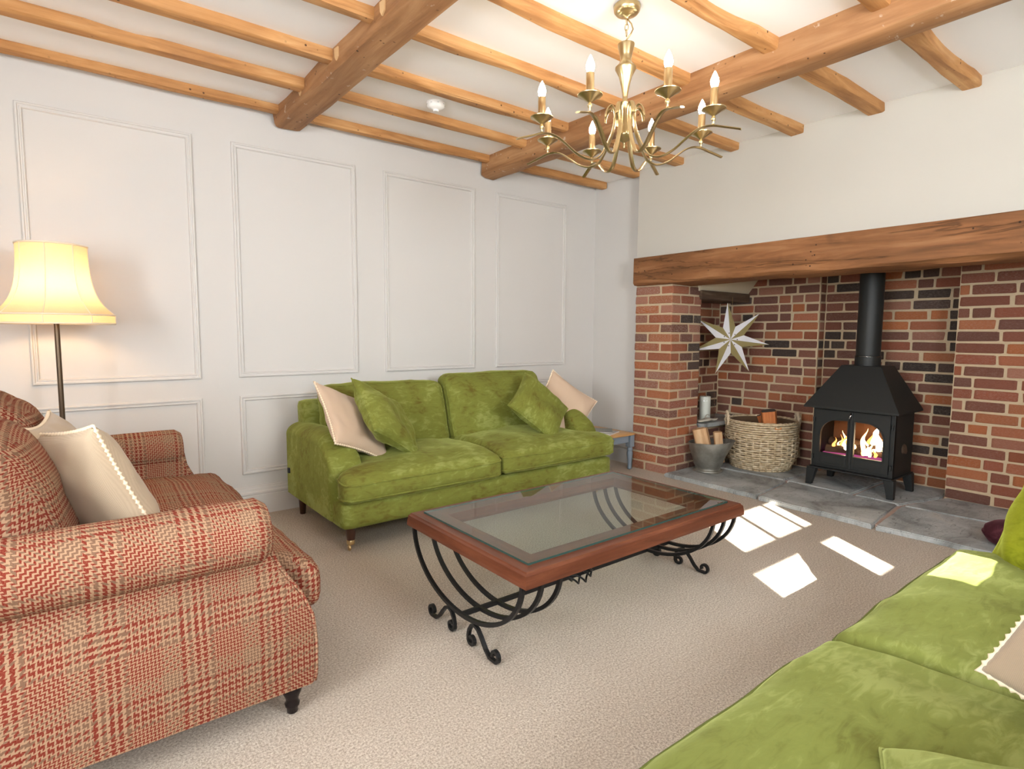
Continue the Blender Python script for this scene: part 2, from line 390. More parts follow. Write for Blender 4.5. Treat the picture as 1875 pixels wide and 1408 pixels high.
# soft rounded box: f maps cube surface points to positions
def soft_map(hx, hy, hz, r, bulge=(0, 0, 0), warp=None):
    def f(p):
        q = Vector((p[0]*hx, p[1]*hy, p[2]*hz)); i = Vector([max(-(h-r), min(h-r, c)) for c, h in zip(q, (hx, hy, hz))])
        d = q-i; pos = i+(d.normalized()*r if d.length > 1e-9 else d)
        u, v, w = p
        pos.z += bulge[2]*(1-u*u)*(1-v*v)*(1 if w > 0 else -1)*min(1, abs(w)**2)
        pos.y += bulge[1]*(1-u*u)*(1-w*w)*(1 if v > 0 else -1)*min(1, abs(v)**2)
        pos.x += bulge[0]*(1-v*v)*(1-w*w)*(1 if u > 0 else -1)*min(1, abs(u)**2)
        if warp: pos = warp(pos, p)
        return pos
    return f
def _dist(n):   # denser towards the edges
    return [math.sin((-1+2*i/n)*PI/2)*.55+(-1+2*i/n)*.45 for i in range(n+1)]
def softbox(f, nx=14, ny=12, nz=6):
    mb = MB(); X, Y, Z = _dist(nx), _dist(ny), _dist(nz)
    def face(fn, A, B):
        vs = [f(fn(a, b)) for a in A for b in B]; m = len(B)
        mb.add(vs, [(i*m+j, (i+1)*m+j, (i+1)*m+j+1, i*m+j+1) for i in range(len(A)-1) for j in range(m-1)])
    for s in (-1, 1):
        face(lambda a, b: (a, b, s), X, Y); face(lambda a, b: (a, s, b), X, Z); face(lambda a, b: (s, a, b), Y, Z)
    return mb
def rim(f, w=1, n=26):   # loop along the cube's edge at z = w
    t = [-1+2*i/n for i in range(n)]
    P = [(a, -1, w) for a in t]+[(1, a, w) for a in t]+[(-a, 1, w) for a in t]+[(-1, -a, w) for a in t]
    return [f(p) for p in P]
def rimy(f, v=-1, n=22):
    t = [-1+2*i/n for i in range(n)]
    return [f(p) for p in [(a, v, -1) for a in t]+[(1, v, a) for a in t]+[(-a, v, 1) for a in t]+[(-1, v, -a) for a in t]]

def pillow(w, h, t, seed=0, n=26, pinch=.09, crease=.012, slump=0):
    d = _dist(n); mb = MB(); rnd = Vector((seed*3.1, seed*1.7, seed*.9))
    def pt(u, v, s):
        x = w/2*u*(1-pinch*(1-v*v)*abs(u)); y = h/2*v*(1-pinch*(1-u*u)*abs(v))
        e = max(0, (1-u*u)*(1-v*v)); z = s*t/2*(e**.42)
        k = mnoise.noise(Vector((x*9, y*9, s))+rnd)*crease + mnoise.noise(Vector((x*22+y*8, y*9, s*2))+rnd)*crease*.5
        z += k*min(1, e*6)
        y -= slump*(1-abs(v))*s*0
        return (x, y, z)
    for s in (1, -1):
        mb.add([pt(a, b, s) for a in d for b in d], [(i*(n+1)+j, (i+1)*(n+1)+j, (i+1)*(n+1)+j+1, i*(n+1)+j+1) for i in range(n) for j in range(n)])
    edge = [pt(a, -1, 1) for a in d[:-1]]+[pt(1, a, 1) for a in d[:-1]]+[pt(-a, 1, 1) for a in d[:-1]]+[pt(-1, -a, 1) for a in d[:-1]]
    return mb, edge
def throw_cushion(label, size, thick, center, normal, up, mat, edge_mat, seed, group=None, beads=False, crease=.012):
    t = thing('throw_cushion', label, 'cushion', group=group); t.matrix_world = frame_mat(center, normal, up)
    mb, e = pillow(size, size, thick, seed, crease=crease)
    mb.build('cushion_cover', mat, t, smooth=True, merge=True, boxuv=True)
    if beads:
        L = len(e); pts = []
        for i in range(L):
            a, b = Vector(e[i]), Vector(e[(i+1) % L]); m = max(1, int((b-a).length/.0045))
            pts += [a.lerp(b, k/m) for k in range(m)]
        cnt = [0]
        tb = MB(); P = len(pts)
        tb.tube(pts, lambda q: .0045+.0028*math.cos(q*P*PI/1.5), 6, closed=True)
        tb.build('edging', edge_mat, t, smooth=True)
    else:
        MB().tube(e, .0035, 6, closed=True).build('piping', edge_mat, t, smooth=True)
    return t

# ------------------------------------------------------------------ room shell
YP = 3.64; XB = 3.68; ZC = 2.385; XW = -1.7; YW = -1.0
fl = struct(MB().box(XW, 5.0, YW-.1, YP+.1, -.08, 0).build('floor', M['carpet']))
ceil = struct(MB().box(XW-.1, 4.0, YW-.1, YP+.1, ZC, ZC+.1).build('ceiling', M['ceil']))
wl = struct(MB().box(XW-.1, 3.9, YP, YP+.1, -.05, ZC).build('wall_left', M['wall']))
struct(MB().box(3.77, 3.9, 3.085, YP, 0, ZC).build('wall_alcove', M['wall']))
W3 = (-.35, 1.05, .80, 2.05)  # opening cut to let the added frontal fill in
bk_ = MB()
for (y0, y1, z0, z1) in [(YW, W3[0], -.05, ZC), (W3[1], YP, -.05, ZC), (W3[0], W3[1], -.05, W3[2]), (W3[0], W3[1], W3[3], ZC)]: bk_.box(XW-.1, XW, y0, y1, z0, z1)
struct(bk_.build('wall_back', M['wall']))
w3 = MB()
for a, b in ((-.35, -.30), (.32, .38), (1.0, 1.05)): w3.box(XW-.08, XW-.03, a, b, W3[2], W3[3])
for a, b in ((.80, .85), (1.40, 1.43), (2.0, 2.05)): w3.box(XW-.078, XW-.032, W3[0], W3[1], a, b)
w3 = struct(w3.build('added_window_3', M['white']))  # unseen window added only as a way in for the frontal fill
for a, b in ((-.30, .32), (.38, 1.0)):
    for c_, d_ in ((.85, 1.40), (1.43, 2.0)): MB().box(XW-.058, XW-.054, a, b, c_, d_).build('pane', M['pane'], w3)
struct(MB().box(3.77, 3.9, YW, -.25, 0, ZC).build('wall_right', M['wall']))
# chimney breast above the mantel and the hidden right-hand pier
struct(MB().box(XB, 3.95, -.25, 3.085, 1.66, ZC).build('wall_chimney_breast', M['breast']))
# window wall with two openings, the second added for fill light
wb = MB(); W1 = (.93, 2.0, 1.27, 1.98); W2 = (-1.35, -.15, .80, 2.05)
for (x0, x1, z0, z1) in [(XW-.1, W2[0], -.05, ZC), (W2[1], W1[0], -.05, ZC), (W1[1], 3.9, -.05, ZC), (W2[0], W2[1], -.05, W2[2]), (W2[0], W2[1], W2[3], ZC), (W1[0], W1[1], -.05, W1[2]), (W1[0], W1[1], W1[3], ZC)]:
    wb.box(x0, x1, YW-.06, YW, z0, z1)
struct(wb.build('wall_window', M['wall']))
def window(name, R, vbars, hbars):
    f = MB(); y0, y1 = YW-.05, YW-.015
    for a, b in vbars: f.box(a, b, y0, y1, R[2], R[3])
    for a, b in hbars: f.box(R[0], R[1], y0+.002, y1-.002, a, b)
    o = struct(f.build(name, M['white']))
    for i in range(len(vbars)-1):
        for j in range(len(hbars)-1):
            MB().box(vbars[i][1], vbars[i+1][0], YW-.034, YW-.031, hbars[j][1], hbars[j+1][0]).build('pane', M['pane'], o)
    MB().box(R[0]-.04, R[1]+.04, YW, YW+.07, R[2]-.03, R[2]).build('window_sill', M['white'], o)
    return o
window('window_1', W1, [(W1[0], 1.03), (1.472, 1.488), (1.885, W1[1])], [(W1[2], 1.33), (1.585, 1.685), (1.945, W1[3])])
fw_ = MB().box(1.03, 1.15, YW-.048, YW-.017, 1.68, 1.95).box(1.59, 1.70, YW-.048, YW-.017, 1.33, 1.59).box(1.765, 1.781, YW-.048, YW-.017, 1.68, 1.95); fw_.build('casement_stile', M['white'], bpy.data.objects['window_1'])
window('added_window_2', W2, [(W2[0], W2[0]+.05), (-.78, -.72), (W2[1]-.05, W2[1])], [(W2[2], .85), (1.40, 1.43), (2.0, W2[3])])  # unseen window added behind the camera to pass fill light
# unseen wall added outside to keep the sun out of the fill windows
struct(MB().box(-5.6, -.35, -2.35, -2.2, -.05, 4.8).build('wall_sun_block', M['white']))
struct(MB().box(-12, 12, -14, YW-.12, -.12, -.06).build('floor_terrace', M['stone']))

# panel mouldings on the left wall
PROF = [(0, 0), (0, .010), (.004, .014), (.010, .014), (.013, .008), (.018, .007), (.021, .011), (.026, .011), (.030, .003), (.030, 0)]
def moulding(x0, x1, z0, z1, y=YP):
    mb = MB(); m = len(PROF); vs = []
    for (sx, sz) in ((0, 0), (1, 0), (1, 1), (0, 1)):
        for (d, h) in PROF:
            vs.append(((x0+d) if sx == 0 else (x1-d), y-h, (z0+d) if sz == 0 else (z1-d)))
    mb.add(vs, [(c*m+k, ((c+1) % 4)*m+k, ((c+1) % 4)*m+k+1, c*m+k+1) for c in range(4) for k in range(m-1)])
    return mb.build('panel_moulding', M['trim'], wl)
for i in range(-2, 4):
    x0 = -.112+.931*i
    if x0 < XW: continue
    moulding(x0, x0+.733, .832, 2.166); moulding(x0, x0+.733, .252, .722)
SK = [(0, 0), (.020, 0), (.020, .115), (.016, .118), (.016, .124), (.021, .128), (.021, .138), (.014, .145), (.013, .158), (.009, .163), (.008, .172), (0, .174)]
struct(MB().prism([(YP-a, b) for a, b in SK], 'x', XW, 3.77).build('baseboard_left', M['trim']))
struct(MB().prism([(3.77-a, b) for a, b in SK], 'y', 3.09, YP-.02).build('baseboard_alcove', M['trim']))

# ------------------------------------------------------------------ beams and joists (pieces of the ceiling)
def rough_beam(axis, a, b, c0, c1, z0, z1, seed, amp=.008, seg=40, wane=()):
    """bar along axis from a to b; cross-section c0..c1 by z0..z1 with wandering, waney arrises"""
    mb = MB(); ch = min(.02, (z1-z0)*.3)*(.45 if axis == 'x' else 1)
    prof = [(c0, z1), (c0, z0+ch), (c0+ch*.7, z0+ch*.25), (c0+ch*1.6, z0), (c1-ch*1.6, z0), (c1-ch*.7, z0+ch*.25), (c1, z0+ch), (c1, z1)]
    m = len(prof); vs = []
    for i in range(seg+1):
        t = a+(b-a)*i/seg
        for k, (c, z) in enumerate(prof):
            dc = mnoise.noise(Vector((t*2.3, k*.9+seed, seed)))*amp + mnoise.noise(Vector((t*9, k*2.1+seed, 4)))*amp*.35
            dz = mnoise.noise(Vector((t*2.7, k*1.3+seed, seed+9)))*amp*.8
            for (w0, wl_, wa, side) in wane:
                q = max(0, 1-((t-w0)/wl_)**2)
                if (side < 0 and k < 4) or (side > 0 and k >= 4): dc += -side*wa*q; dz += wa*.3*q if k in (1, 2, 5, 6) else 0
            if k in (0, m-1): dz = 0
            vs.append((t, c+dc, z+dz) if axis == 'x' else (c+dc, t, z+dz))
    fs = [(i*m+k, i*m+k+1, (i+1)*m+k+1, (i+1)*m+k) for i in range(seg) for k in range(m-1)]
    fs += [tuple(range(m)), tuple(seg*m+k for k in reversed(range(m)))]
    return mb.add(vs, fs)
B1 = (1.05, 1.212, 2.292); B2 = (2.53, 2.672, 2.248)
bm1 = rough_beam('y', YW, 3.615, B1[0], B1[1], B1[2], ZC+.002, 3, .010).build('beam', M['beam'], ceil, smooth=True, angle=.7, label='heavy old oak ceiling beam with pale filled notches')
bm2 = rough_beam('y', YW, 3.615, B2[0], B2[1], B2[2], ZC+.002, 11, .012).build('beam', M['beam'], ceil, smooth=True, angle=.7, label='long honey-coloured ceiling beam running over the chandelier')
for y in (3.13, 2.63, 2.16, 1.72):   # pieces let into the old joist notches
    MB().prism([(y-.022, 2.368), (y+.022, 2.372), (y+.018, 2.335), (y+.004, 2.316), (y-.018, 2.33)], 'x', B1[0]-.006, B1[0]+.02).build('notch_patch', M['patch'], bm1)
JY = [3.545, 3.115, 2.715, 2.265, 1.845, 1.405, .965, .53, .09, -.35]
k = 0
for bay, (xa, xb) in enumerate([(XW, B1[0]+.02), (B1[1]-.02, B2[0]+.02), (B2[1]-.02, 3.69)]):
    for j, y in enumerate(JY):
        k += 1; hw = (.034 if bay < 2 else .042)*(.8 if j == 0 else 1); yy = y+random.uniform(-.012, .012)
        xe = xb if not (bay == 2 and j < 1) else 3.76
        wn = [(random.uniform(xa, xb), .35, random.uniform(.006, .02), random.choice((-1, 1)))]
        if bay == 0 and j == 1: wn = [(.30, .12, .022, -1)]
        if bay == 1 and j == 5: wn = [(2.1, .25, .03, -1)]
        rough_beam('x', xa, xe, yy-hw, yy+hw, 2.340+random.uniform(-.006, .004), ZC+.002, k*1.7, .006, 30, wn).build('joist', M['joist'], ceil, smooth=True, angle=.7)

# ------------------------------------------------------------------ bricks
def unit_brick(i):
    rng = random.Random(100+i); bm = bmesh.new(); bmesh.ops.create_cube(bm, size=1)
    for v in bm.verts: v.co += Vector([rng.uniform(-.018, .018), rng.uniform(-.018, .018), rng.uniform(-.03, .03)])
    bmesh.ops.bevel(bm, geom=list(bm.edges), offset=.055, segments=1, affect='EDGES')
    me = bpy.data.meshes.new('brick'); bm.to_mesh(me); bm.free(); me.materials.append(M['brick']); return me
BR = [unit_brick(i) for i in range(8)]
rb = random.Random(21); LIME = [.9]
REDS = [(.36, .115, .058), (.40, .14, .072), (.31, .10, .058), (.43, .155, .07), (.34, .14, .09), (.40, .18, .12), (.45, .145, .055)]
PLUM = [(.205, .082, .055), (.245, .09, .058), (.175, .078, .058)]; DARK = [(.045, .038, .034), (.065, .05, .042), (.09, .06, .05)]; ORG = [(.48, .16, .06)]
def brick(parent, c, size, col, lime=.35):
    o = bpy.data.objects.new('brick', rb.choice(BR)); C.objects.link(o); o.parent = parent
    o.location = c; o.scale = size; o.rotation_euler = (rb.uniform(-.006, .006), rb.uniform(-.008, .008), rb.uniform(-.012, .012))
    k = rb.uniform(.85, 1.15); o.color = (col[0]*k, col[1]*k, col[2]*k, LIME[0]*rb.uniform(.3, 1.3)); return o
CR = .0738
def brick_face(parent, axis, fixed, sgn, a, b, z0, z1, colfn, depth=.05, proud=.0035, skip=None):
    """courses on a face at `fixed` on the other horizontal axis, looking out along sgn"""
    z = z0; row = 0
    while z < z1-.02:
        h = min(CR, z1-z)-.0145; t = a+rb.choice((0, -.055, -.11)); row += 1
        while t < b-.02:
            L = .222 if rb.random() < .66 else .11
            L *= rb.uniform(.94, 1.06); t0, t1 = max(a, t), min(b, t+L)
            if b-t1 < .05: t1 = b
            if t1-t0 > .03 and not (skip and skip((t0+t1)/2, z+h/2)):
                off = fixed+sgn*(proud+rb.uniform(-.002, .003)-depth/2); w = t1-t0-.0145
                c = (off, (t0+t1)/2, z+h/2) if axis == 'y' else ((t0+t1)/2, off, z+h/2)
                s = (depth, w, h) if axis == 'y' else (w, depth, h)
                brick(parent, c, s, colfn((t0+t1)/2, z+h/2))
            t = t1 if t1 == b else t+L
        z += CR
def pick(*w):
    r = rb.random(); acc = 0
    for p, pal in w:
        acc += p
        if r < acc: return rb.choice(pal)
    return rb.choice(w[-1][1])
XL, XM, XR_ = 4.74, 4.84, 4.585; YS = 2.745
# pier
PX0, PX1, PY0, PY1 = XB, 4.06, 2.737, 3.09
pier = struct(MB().box(PX0+.004, PX1-.004, PY0+.004, PY1-.004, 0, 1.50).build('wall_pier', M['mortar']))
z = 0; row = 0
while z < 1.47:
    h = CR-.0145; d = .006; zc = z+h/2+.004
    A = row % 2
    cf = lambda: pick((.82, REDS), (.18, PLUM))
    j = rb.uniform(-.006, .006)
    if A == 0:
        s = .222; brick(pier, (PX0-.002+.052, PY0-.002+s/2, zc), (.104, s, h), cf()); w = PY1-PY0-s-.012
        brick(pier, (PX0-.002+.052, PY1-w/2, zc), (.104, w, h), cf())
        L = PX1-PX0-.104-.012; l1 = L*.62+j
        brick(pier, (PX0+.114+l1/2, PY0-.002+.05, zc), (l1-.006, .1, h), pick((.45, REDS), (.3, PLUM), (.25, DARK)) if z > .85 else cf())
        brick(pier, (PX0+.118+l1+(L-l1)/2, PY0-.002+.05, zc), (L-l1-.004, .1, h), pick((.3, REDS), (.2, PLUM), (.5, DARK)) if z > .85 else cf())
    else:
        s = .106+j; brick(pier, (PX0-.002+.108, PY0-.002+s/2, zc), (.216, s, h), cf()); w = PY1-PY0-s-.012
        brick(pier, (PX0-.002+.052, PY1-w/2, zc), (.104, w, h), cf())
        L = PX1-PX0-.216-.012
        brick(pier, (PX0+.226+L/2, PY0-.002+.05, zc), (L, .1, h), pick((.35, REDS), (.25, PLUM), (.4, DARK)) if z > .8 else cf())
    z += CR; row += 1
# back walls of the recess
LIME[0] = .32
def col_left(t, z): return pick((.55, REDS), (.38, PLUM), (.07, DARK)) if z < 1.0 else pick((.4, REDS), (.48, PLUM), (.12, DARK))
def col_mid(t, z):
    if z > .86: return pick((.50, DARK), (.28, PLUM), (.06, ORG), (.16, REDS)) if abs(t-1.6) < .40 else pick((.22, DARK), (.5, PLUM), (.28, REDS))
    return pick((.42, REDS), (.43, PLUM), (.15, DARK))
def col_right(t, z): return pick((.35, REDS), (.55, PLUM), (.05, DARK), (.05, ORG)) if z > .95 else pick((.62, REDS), (.30, PLUM), (.08, ORG))
H0 = .03
hw_ = struct(MB().box(XL, XL+.2, 2.125, 3.05, 0, 1.9).build('wall_hearth_left', M['mortar']))
brick_face(hw_, 'y', XL, -1, 2.125, 3.0, H0, 1.75, col_left)
brick_face(hw_, 'x', 2.125, -1, XL+.006, XM, H0, 1.72, col_left, depth=.03)
hm = struct(MB().box(XM, XM+.1, 1.05, 2.2, 0, 1.9).build('wall_hearth_middle', M['mortar']))
brick_face(hm, 'y', XM, -1, 1.19, 2.125, H0, 1.75, col_mid)
hr = struct(MB().box(XR_, XM+.1, -.25, 1.188, 0, 1.9).build('wall_hearth_right', M['mortar']))
brick_face(hr, 'y', XR_, -1, .10, 1.192, H0, 1.75, col_right)
# niche in the left side wall
nb = MB().box(PX1-.02, XL+.02, 3.0, 3.06, 0, 1.5).box(PX1-.01, XL, YS+.005, 3.02, 0, .345)
nw = struct(nb.build('wall_niche', M['mortar']))
brick_face(nw, 'x', 3.0, -1, PX1, XL, .37, 1.40, lambda t, z: pick((.3, REDS), (.55, PLUM), (.15, DARK)))
brick_face(nw, 'x', YS+.005, -1, PX1, XL, H0, .335, lambda t, z: pick((.5, REDS), (.5, PLUM)))
rough_beam('x', PX1-.03, XL-.005, YS-.03, 3.0, 1.372, 1.445, 5, .006, 14).build('niche_lintel', M['darkoak'], nw, smooth=True, angle=.7, label='dark oak lintel over the niche')
MB().prism([(YS-.012, 1.44), (3.02, 1.44), (3.02, 1.72), (2.60, 1.72), (2.615, 1.60)], 'x', PX1-.05, XL).build('sloping_plaster', M['plaster'], nw, label='cream plaster slope above the niche lintel')
mbs = MB(); n_ = 26; top = []
for i in range(n_+1):
    x = PX1+.02+(XL-.01-PX1-.02)*i/n_; top.append((x, 2.69+.018*mnoise.noise(Vector((x*9, 1, 2)))))
mbs.prism(top+[(XL-.01, 3.0), (PX1+.02, 3.0)], 'z', .338, .372)
ledge = mbs.build('ledge_stone', M['stone'], nw, bevel=.004, label='grey stone ledge slab in the niche')
# top closing of the recess
struct(MB().box(3.95, XM+.1, -.25, 3.06, 1.74, 1.80).build('ceiling_fireplace', M['firebrick']))
struct(MB().box(XB+.02, XM+.1, -.30, -.25, 0, 1.8).build('wall_fireplace_end', M['mortar']))
struct(MB().box(3.9, 4.1, 3.06, 3.2, 0, 1.9).build('wall_pier_back', M['mortar']))

# hearth of flagstones
hearth = struct(MB().box(3.645, XM, -.25, 2.735, 0, .016).build('floor_hearth', M['pinkmortar']))
def flag(poly, rough_front=False, seed=0):
    pts = []
    for i, p in enumerate(poly):
        q = poly[(i+1) % len(poly)]; L = math.hypot(q[0]-p[0], q[1]-p[1]); m = max(2, int(L/.045))
        for k in range(m):
            t = k/m; x, y = p[0]+(q[0]-p[0])*t, p[1]+(q[1]-p[1])*t
            a = .012 if x < 3.67 else .004
            pts.append((x+a*mnoise.noise(Vector((x*7+seed, y*14, seed))), y+.005*mnoise.noise(Vector((x*12, y*9, seed+5)))))
    bm = bmesh.new(); lo = [bm.verts.new((x, y, .002)) for x, y in pts]; f = bm.faces.new(lo)
    r = bmesh.ops.extrude_face_region(bm, geom=[f]); tv = [v for v in r['geom'] if isinstance(v, bmesh.types.BMVert)]
    for v in tv: v.co.z = .031+.002*mnoise.noise(v.co*5)
    bmesh.ops.recalc_face_normals(bm, faces=bm.faces)
    es = [e for e in bm.edges if all(v in tv for v in e.verts)]
    bmesh.ops.bevel(bm, geom=es, offset=.006, segments=2, affect='EDGES')
    me = bpy.data.meshes.new('flagstone'); bm.to_mesh(me); bm.free(); me.materials.append(M['stone']); link('flagstone', me, hearth)
G = .011
for k, q in enumerate([[(3.625, 2.72), (3.61, 1.965), (4.14, 2.03), (4.10, 2.72)], [(3.60, 1.945), (3.575, 1.255), (4.13, 1.315), (4.145, 2.01)],
                       [(3.575, 1.23), (3.60, .40), (4.16, .42), (4.115, 1.285)], [(4.13, 2.73), (4.165, 2.06), (4.70, 2.05), (4.70, 2.73)],
                       [(4.165, 2.035), (4.155, 1.60), (4.80, 1.60), (4.80, 2.03)], [(4.155, 1.575), (4.15, 1.31), (4.56, 1.20), (4.80, 1.22), (4.80, 1.575)],
                       [(4.14, 1.28), (4.185, .42), (4.57, .42), (4.57, 1.17)], [(3.60, .375), (3.62, -.24), (4.57, -.24), (4.57, .39)]]):
    flag(q, True, k*3.3)

# mantel beam
mb = rough_beam('y', -.24, 3.065, 3.615, 3.94, 1.475, 1.690, 23, .014, 60)
MT = mb.build('mantel_beam', M['mantel'], smooth=True, angle=.7)
tag(MT, 'massive rough oak beam spanning the top of the brick fireplace', 'beam')

# ------------------------------------------------------------------ green velvet sofas (front towards local -y)
def leg_prof(h, r0, r1): return [(r1*.9, 0), (r1, .004), (r0, h)]
def make_sofa(label, loc, rz, vel, seed):
    t = thing('velvet_sofa', label, 'sofa', loc, rz, 'matching green velvet sofas')
    HL = .965
    # base frame
    f = soft_map(HL-.01, .435, .065, .018); softbox(f, 20, 10, 4).build('base', vel, t, (0, .045, .19), smooth=True, merge=True, disp=(.006, .2))
    # back frame
    f = soft_map(HL-.075, .07, .235, .03, warp=lambda p, q: Vector((p.x, p.y+.10*(p.z+.2), p.z)))
    softbox(f, 20, 4, 8).build('backrest', vel, t, (0, .385, .455), smooth=True, merge=True)
    # arms: outer side flat, top rolled, sloping down to the front
    for s in (-1, 1):
        prof = []   # (u: inward offset, v: fraction of height)
        for k in range(15):
            a = PI*k/14; prof.append((.085-.085*math.cos(a)*(1 if k < 7 else 1.12), math.sin(a)))
        def arm(i, j, s=s):
            # i along depth (0 front..1 back), j around the section
            y = -.265+i*.715; ht = .485+.075*sm(0, .30, i)+.012*math.sin(i*PI)
            if i < .10: ht -= .08*(1-i/.10)**2
            jj = j*16
            if jj <= 1: u, z = 0, .14+(ht-.065-.14)*jj
            elif jj >= 15: u, z = .178, (ht-.065)+(.26-(ht-.065))*(jj-15)
            else:
                k = (jj-1)/14; a = PI*k; u = .089-.089*math.cos(a); z = ht-.065+.065*math.sin(a)
            bul = .012*math.sin(j*PI)*(1-abs(2*i-1)) if jj > 8 else 0
            u += bul
            u = .089+(u-.089)*(1-.30*max(0, 1-i/.05)**2) if i < .05 else u
            return (s*(HL-u), y, z)
        mb = MB().grid(arm, 26, 32)
        # close front and back
        n0 = len(mb.v); m = 33
        mb.f.append(tuple(range(m))); mb.f.append(tuple(26*m+k for k in reversed(range(m))))
        mb.build('arm', vel, t, smooth=True, angle=1.2)
    # seat cushions with wings in front of the arms
    for s in (-1, 1):
        def warp(p, q, s=s):
            outer = (1+s*q[0])/2
            p = Vector(p); p.x += s*.155*sm(-.16, -.27, p.y)*sm(.35, 1, outer)
            p.z += .012*mnoise.noise(Vector((p.x*7+seed, p.y*3, seed+s)))*(1 if p.z > 0 else 0)
            p.z -= .02*sm(-.2, -.37, p.y)*(1 if p.z > 0 else .0)
            return p
        f = soft_map(.400, .375, .078, .042, (0, .012, .030), warp)
        c = softbox(f, 26, 22, 8).build('seat_cushion', vel, t, (s*.405, -.055, .335+(.0 if s < 0 else .012)), smooth=True, merge=True, disp=(.008, .06))
        for w in (.55, -.75):
            MB().tube(rim(f, w), .0055, 6, closed=True).build('piping', vel if seed == 1 else M['piping'], c, smooth=True)
    # back cushions
    for s in (-1, 1):
        hz = .205 if s < 0 else .222
        def warp(p, q, s=s):
            p = Vector(p); p.y += .30*p.z*1.0; p.z += .012*mnoise.noise(Vector((p.x*4, seed+s, 2)))*(1 if p.z > 0 else 0)
            p.y += .010*mnoise.noise(Vector((p.x*8+p.z*5, p.z*10, seed+s*3)))
            return p
        f = soft_map(.405, .085, hz, .06, (0, .035, .012), warp)
        c = softbox(f, 24, 8, 18).build('back_cushion', vel, t, (s*.412, .255-(.02 if s > 0 else 0), .575+(.0 if s < 0 else .018)), smooth=True, merge=True, disp=(.012, .07))
        MB().tube(rimy(f, -.62), .005, 6, closed=True).build('piping', vel, c, smooth=True)
    # legs
    for sx in (-1, 1):
        lg = MB().lathe([(.017, .028), (.0185, .032), (.030, .135)], 16).build('leg', M['darkwood'], t, (sx*(HL-.075), -.315, 0), smooth=True, angle=.8)
        cs = MB().lathe([(.0205, .030), (.021, .032), (.021, .052), (.018, .055)], 14); cs.tube([(0, 0, .034), (-.012, -.012, .016)], .006, 6)
        cs.lathe([(.0001, -.006), (.012, -.006), (.015, -.003), (.015, .003), (.012, .006), (.0001, .006)], 14)
        o = len(cs.v)-14*6
        rotm = Matrix.Translation((-.014, -.014, .0155)) @ Matrix.Rotation(PI/2, 4, 'Y')
        cs.v = cs.v[:o]+[tuple(rotm @ Vector(p)) for p in cs.v[o:]]
        cs.build('caster', M['gold'], lg, smooth=True, angle=.8)
        MB().lathe([(.016, 0), (.017, .003), (.026, .135)], 14).build('leg', M['darkwood'], t, (sx*(HL-.075), .42, 0), smooth=True, angle=.8)
    MB().box(-HL-.010, -HL+.002, .395, .42, .265, .295).build('maker_label', M['blacklabel'], t, bevel=.002)
    return t
make_sofa('green velvet sofa against the panelled wall with four scatter cushions', (2.005, 3.06, 0), 0, M['velvet'], 1)
make_sofa('green velvet sofa in the foreground corner seen from its seat', (1.40, .14, 0), PI, M['velvet2'], 2)

# scatter cushions on the wall sofa
throw_cushion('blush linen cushion at the left end of the wall sofa', .43, .12, (1.255, 3.03, .60), (.62, -.70, .75), (.012, .33, .30), M['blush'], M['pom'], 1, beads=True)
throw_cushion('green velvet cushion leaning on the blush cushion', .42, .17, (1.425, 2.965, .615), (.60, -.50, .64), (.02, .34, .24), M['velvet'], M['velvet'], 2, crease=.02)
throw_cushion('green velvet cushion tipped onto its corner at the right of the wall sofa', .41, .17, (2.545, 2.95, .60), (.023, -.138, .110), (-.28, .175, .26), M['velvet'], M['velvet'], 3, crease=.02)
throw_cushion('cream linen cushion with beaded edge behind the tipped green cushion', .41, .12, (2.84, 3.03, .56), (-.25, -.90, .32), (.68, .10, .78), M['blush'], M['pom'], 4, beads=True)
# scatter cushions on the near sofa
throw_cushion('stone-coloured linen cushion with beaded edge on the near sofa', .42, .12, (1.250, .003, .640), (-.95, .22, .20), (.10, -.30, .95), M['stone_linen'], M['pom'], 5, beads=True)
throw_cushion('bright green velvet cushion against the far arm of the near sofa', .40, .17, (2.275, .30, .535), (-.60, .66, .45), (.45, -.2, .8), M['velvet3'], M['velvet3'], 6, crease=.02)
throw_cushion('pale green velvet cushion at the bottom edge of the near sofa', .42, .14, (.825, .060, .515), (.0, .22, .97), (.25, -.9, .3), M['velvet2'], M['velvet2'], 7)

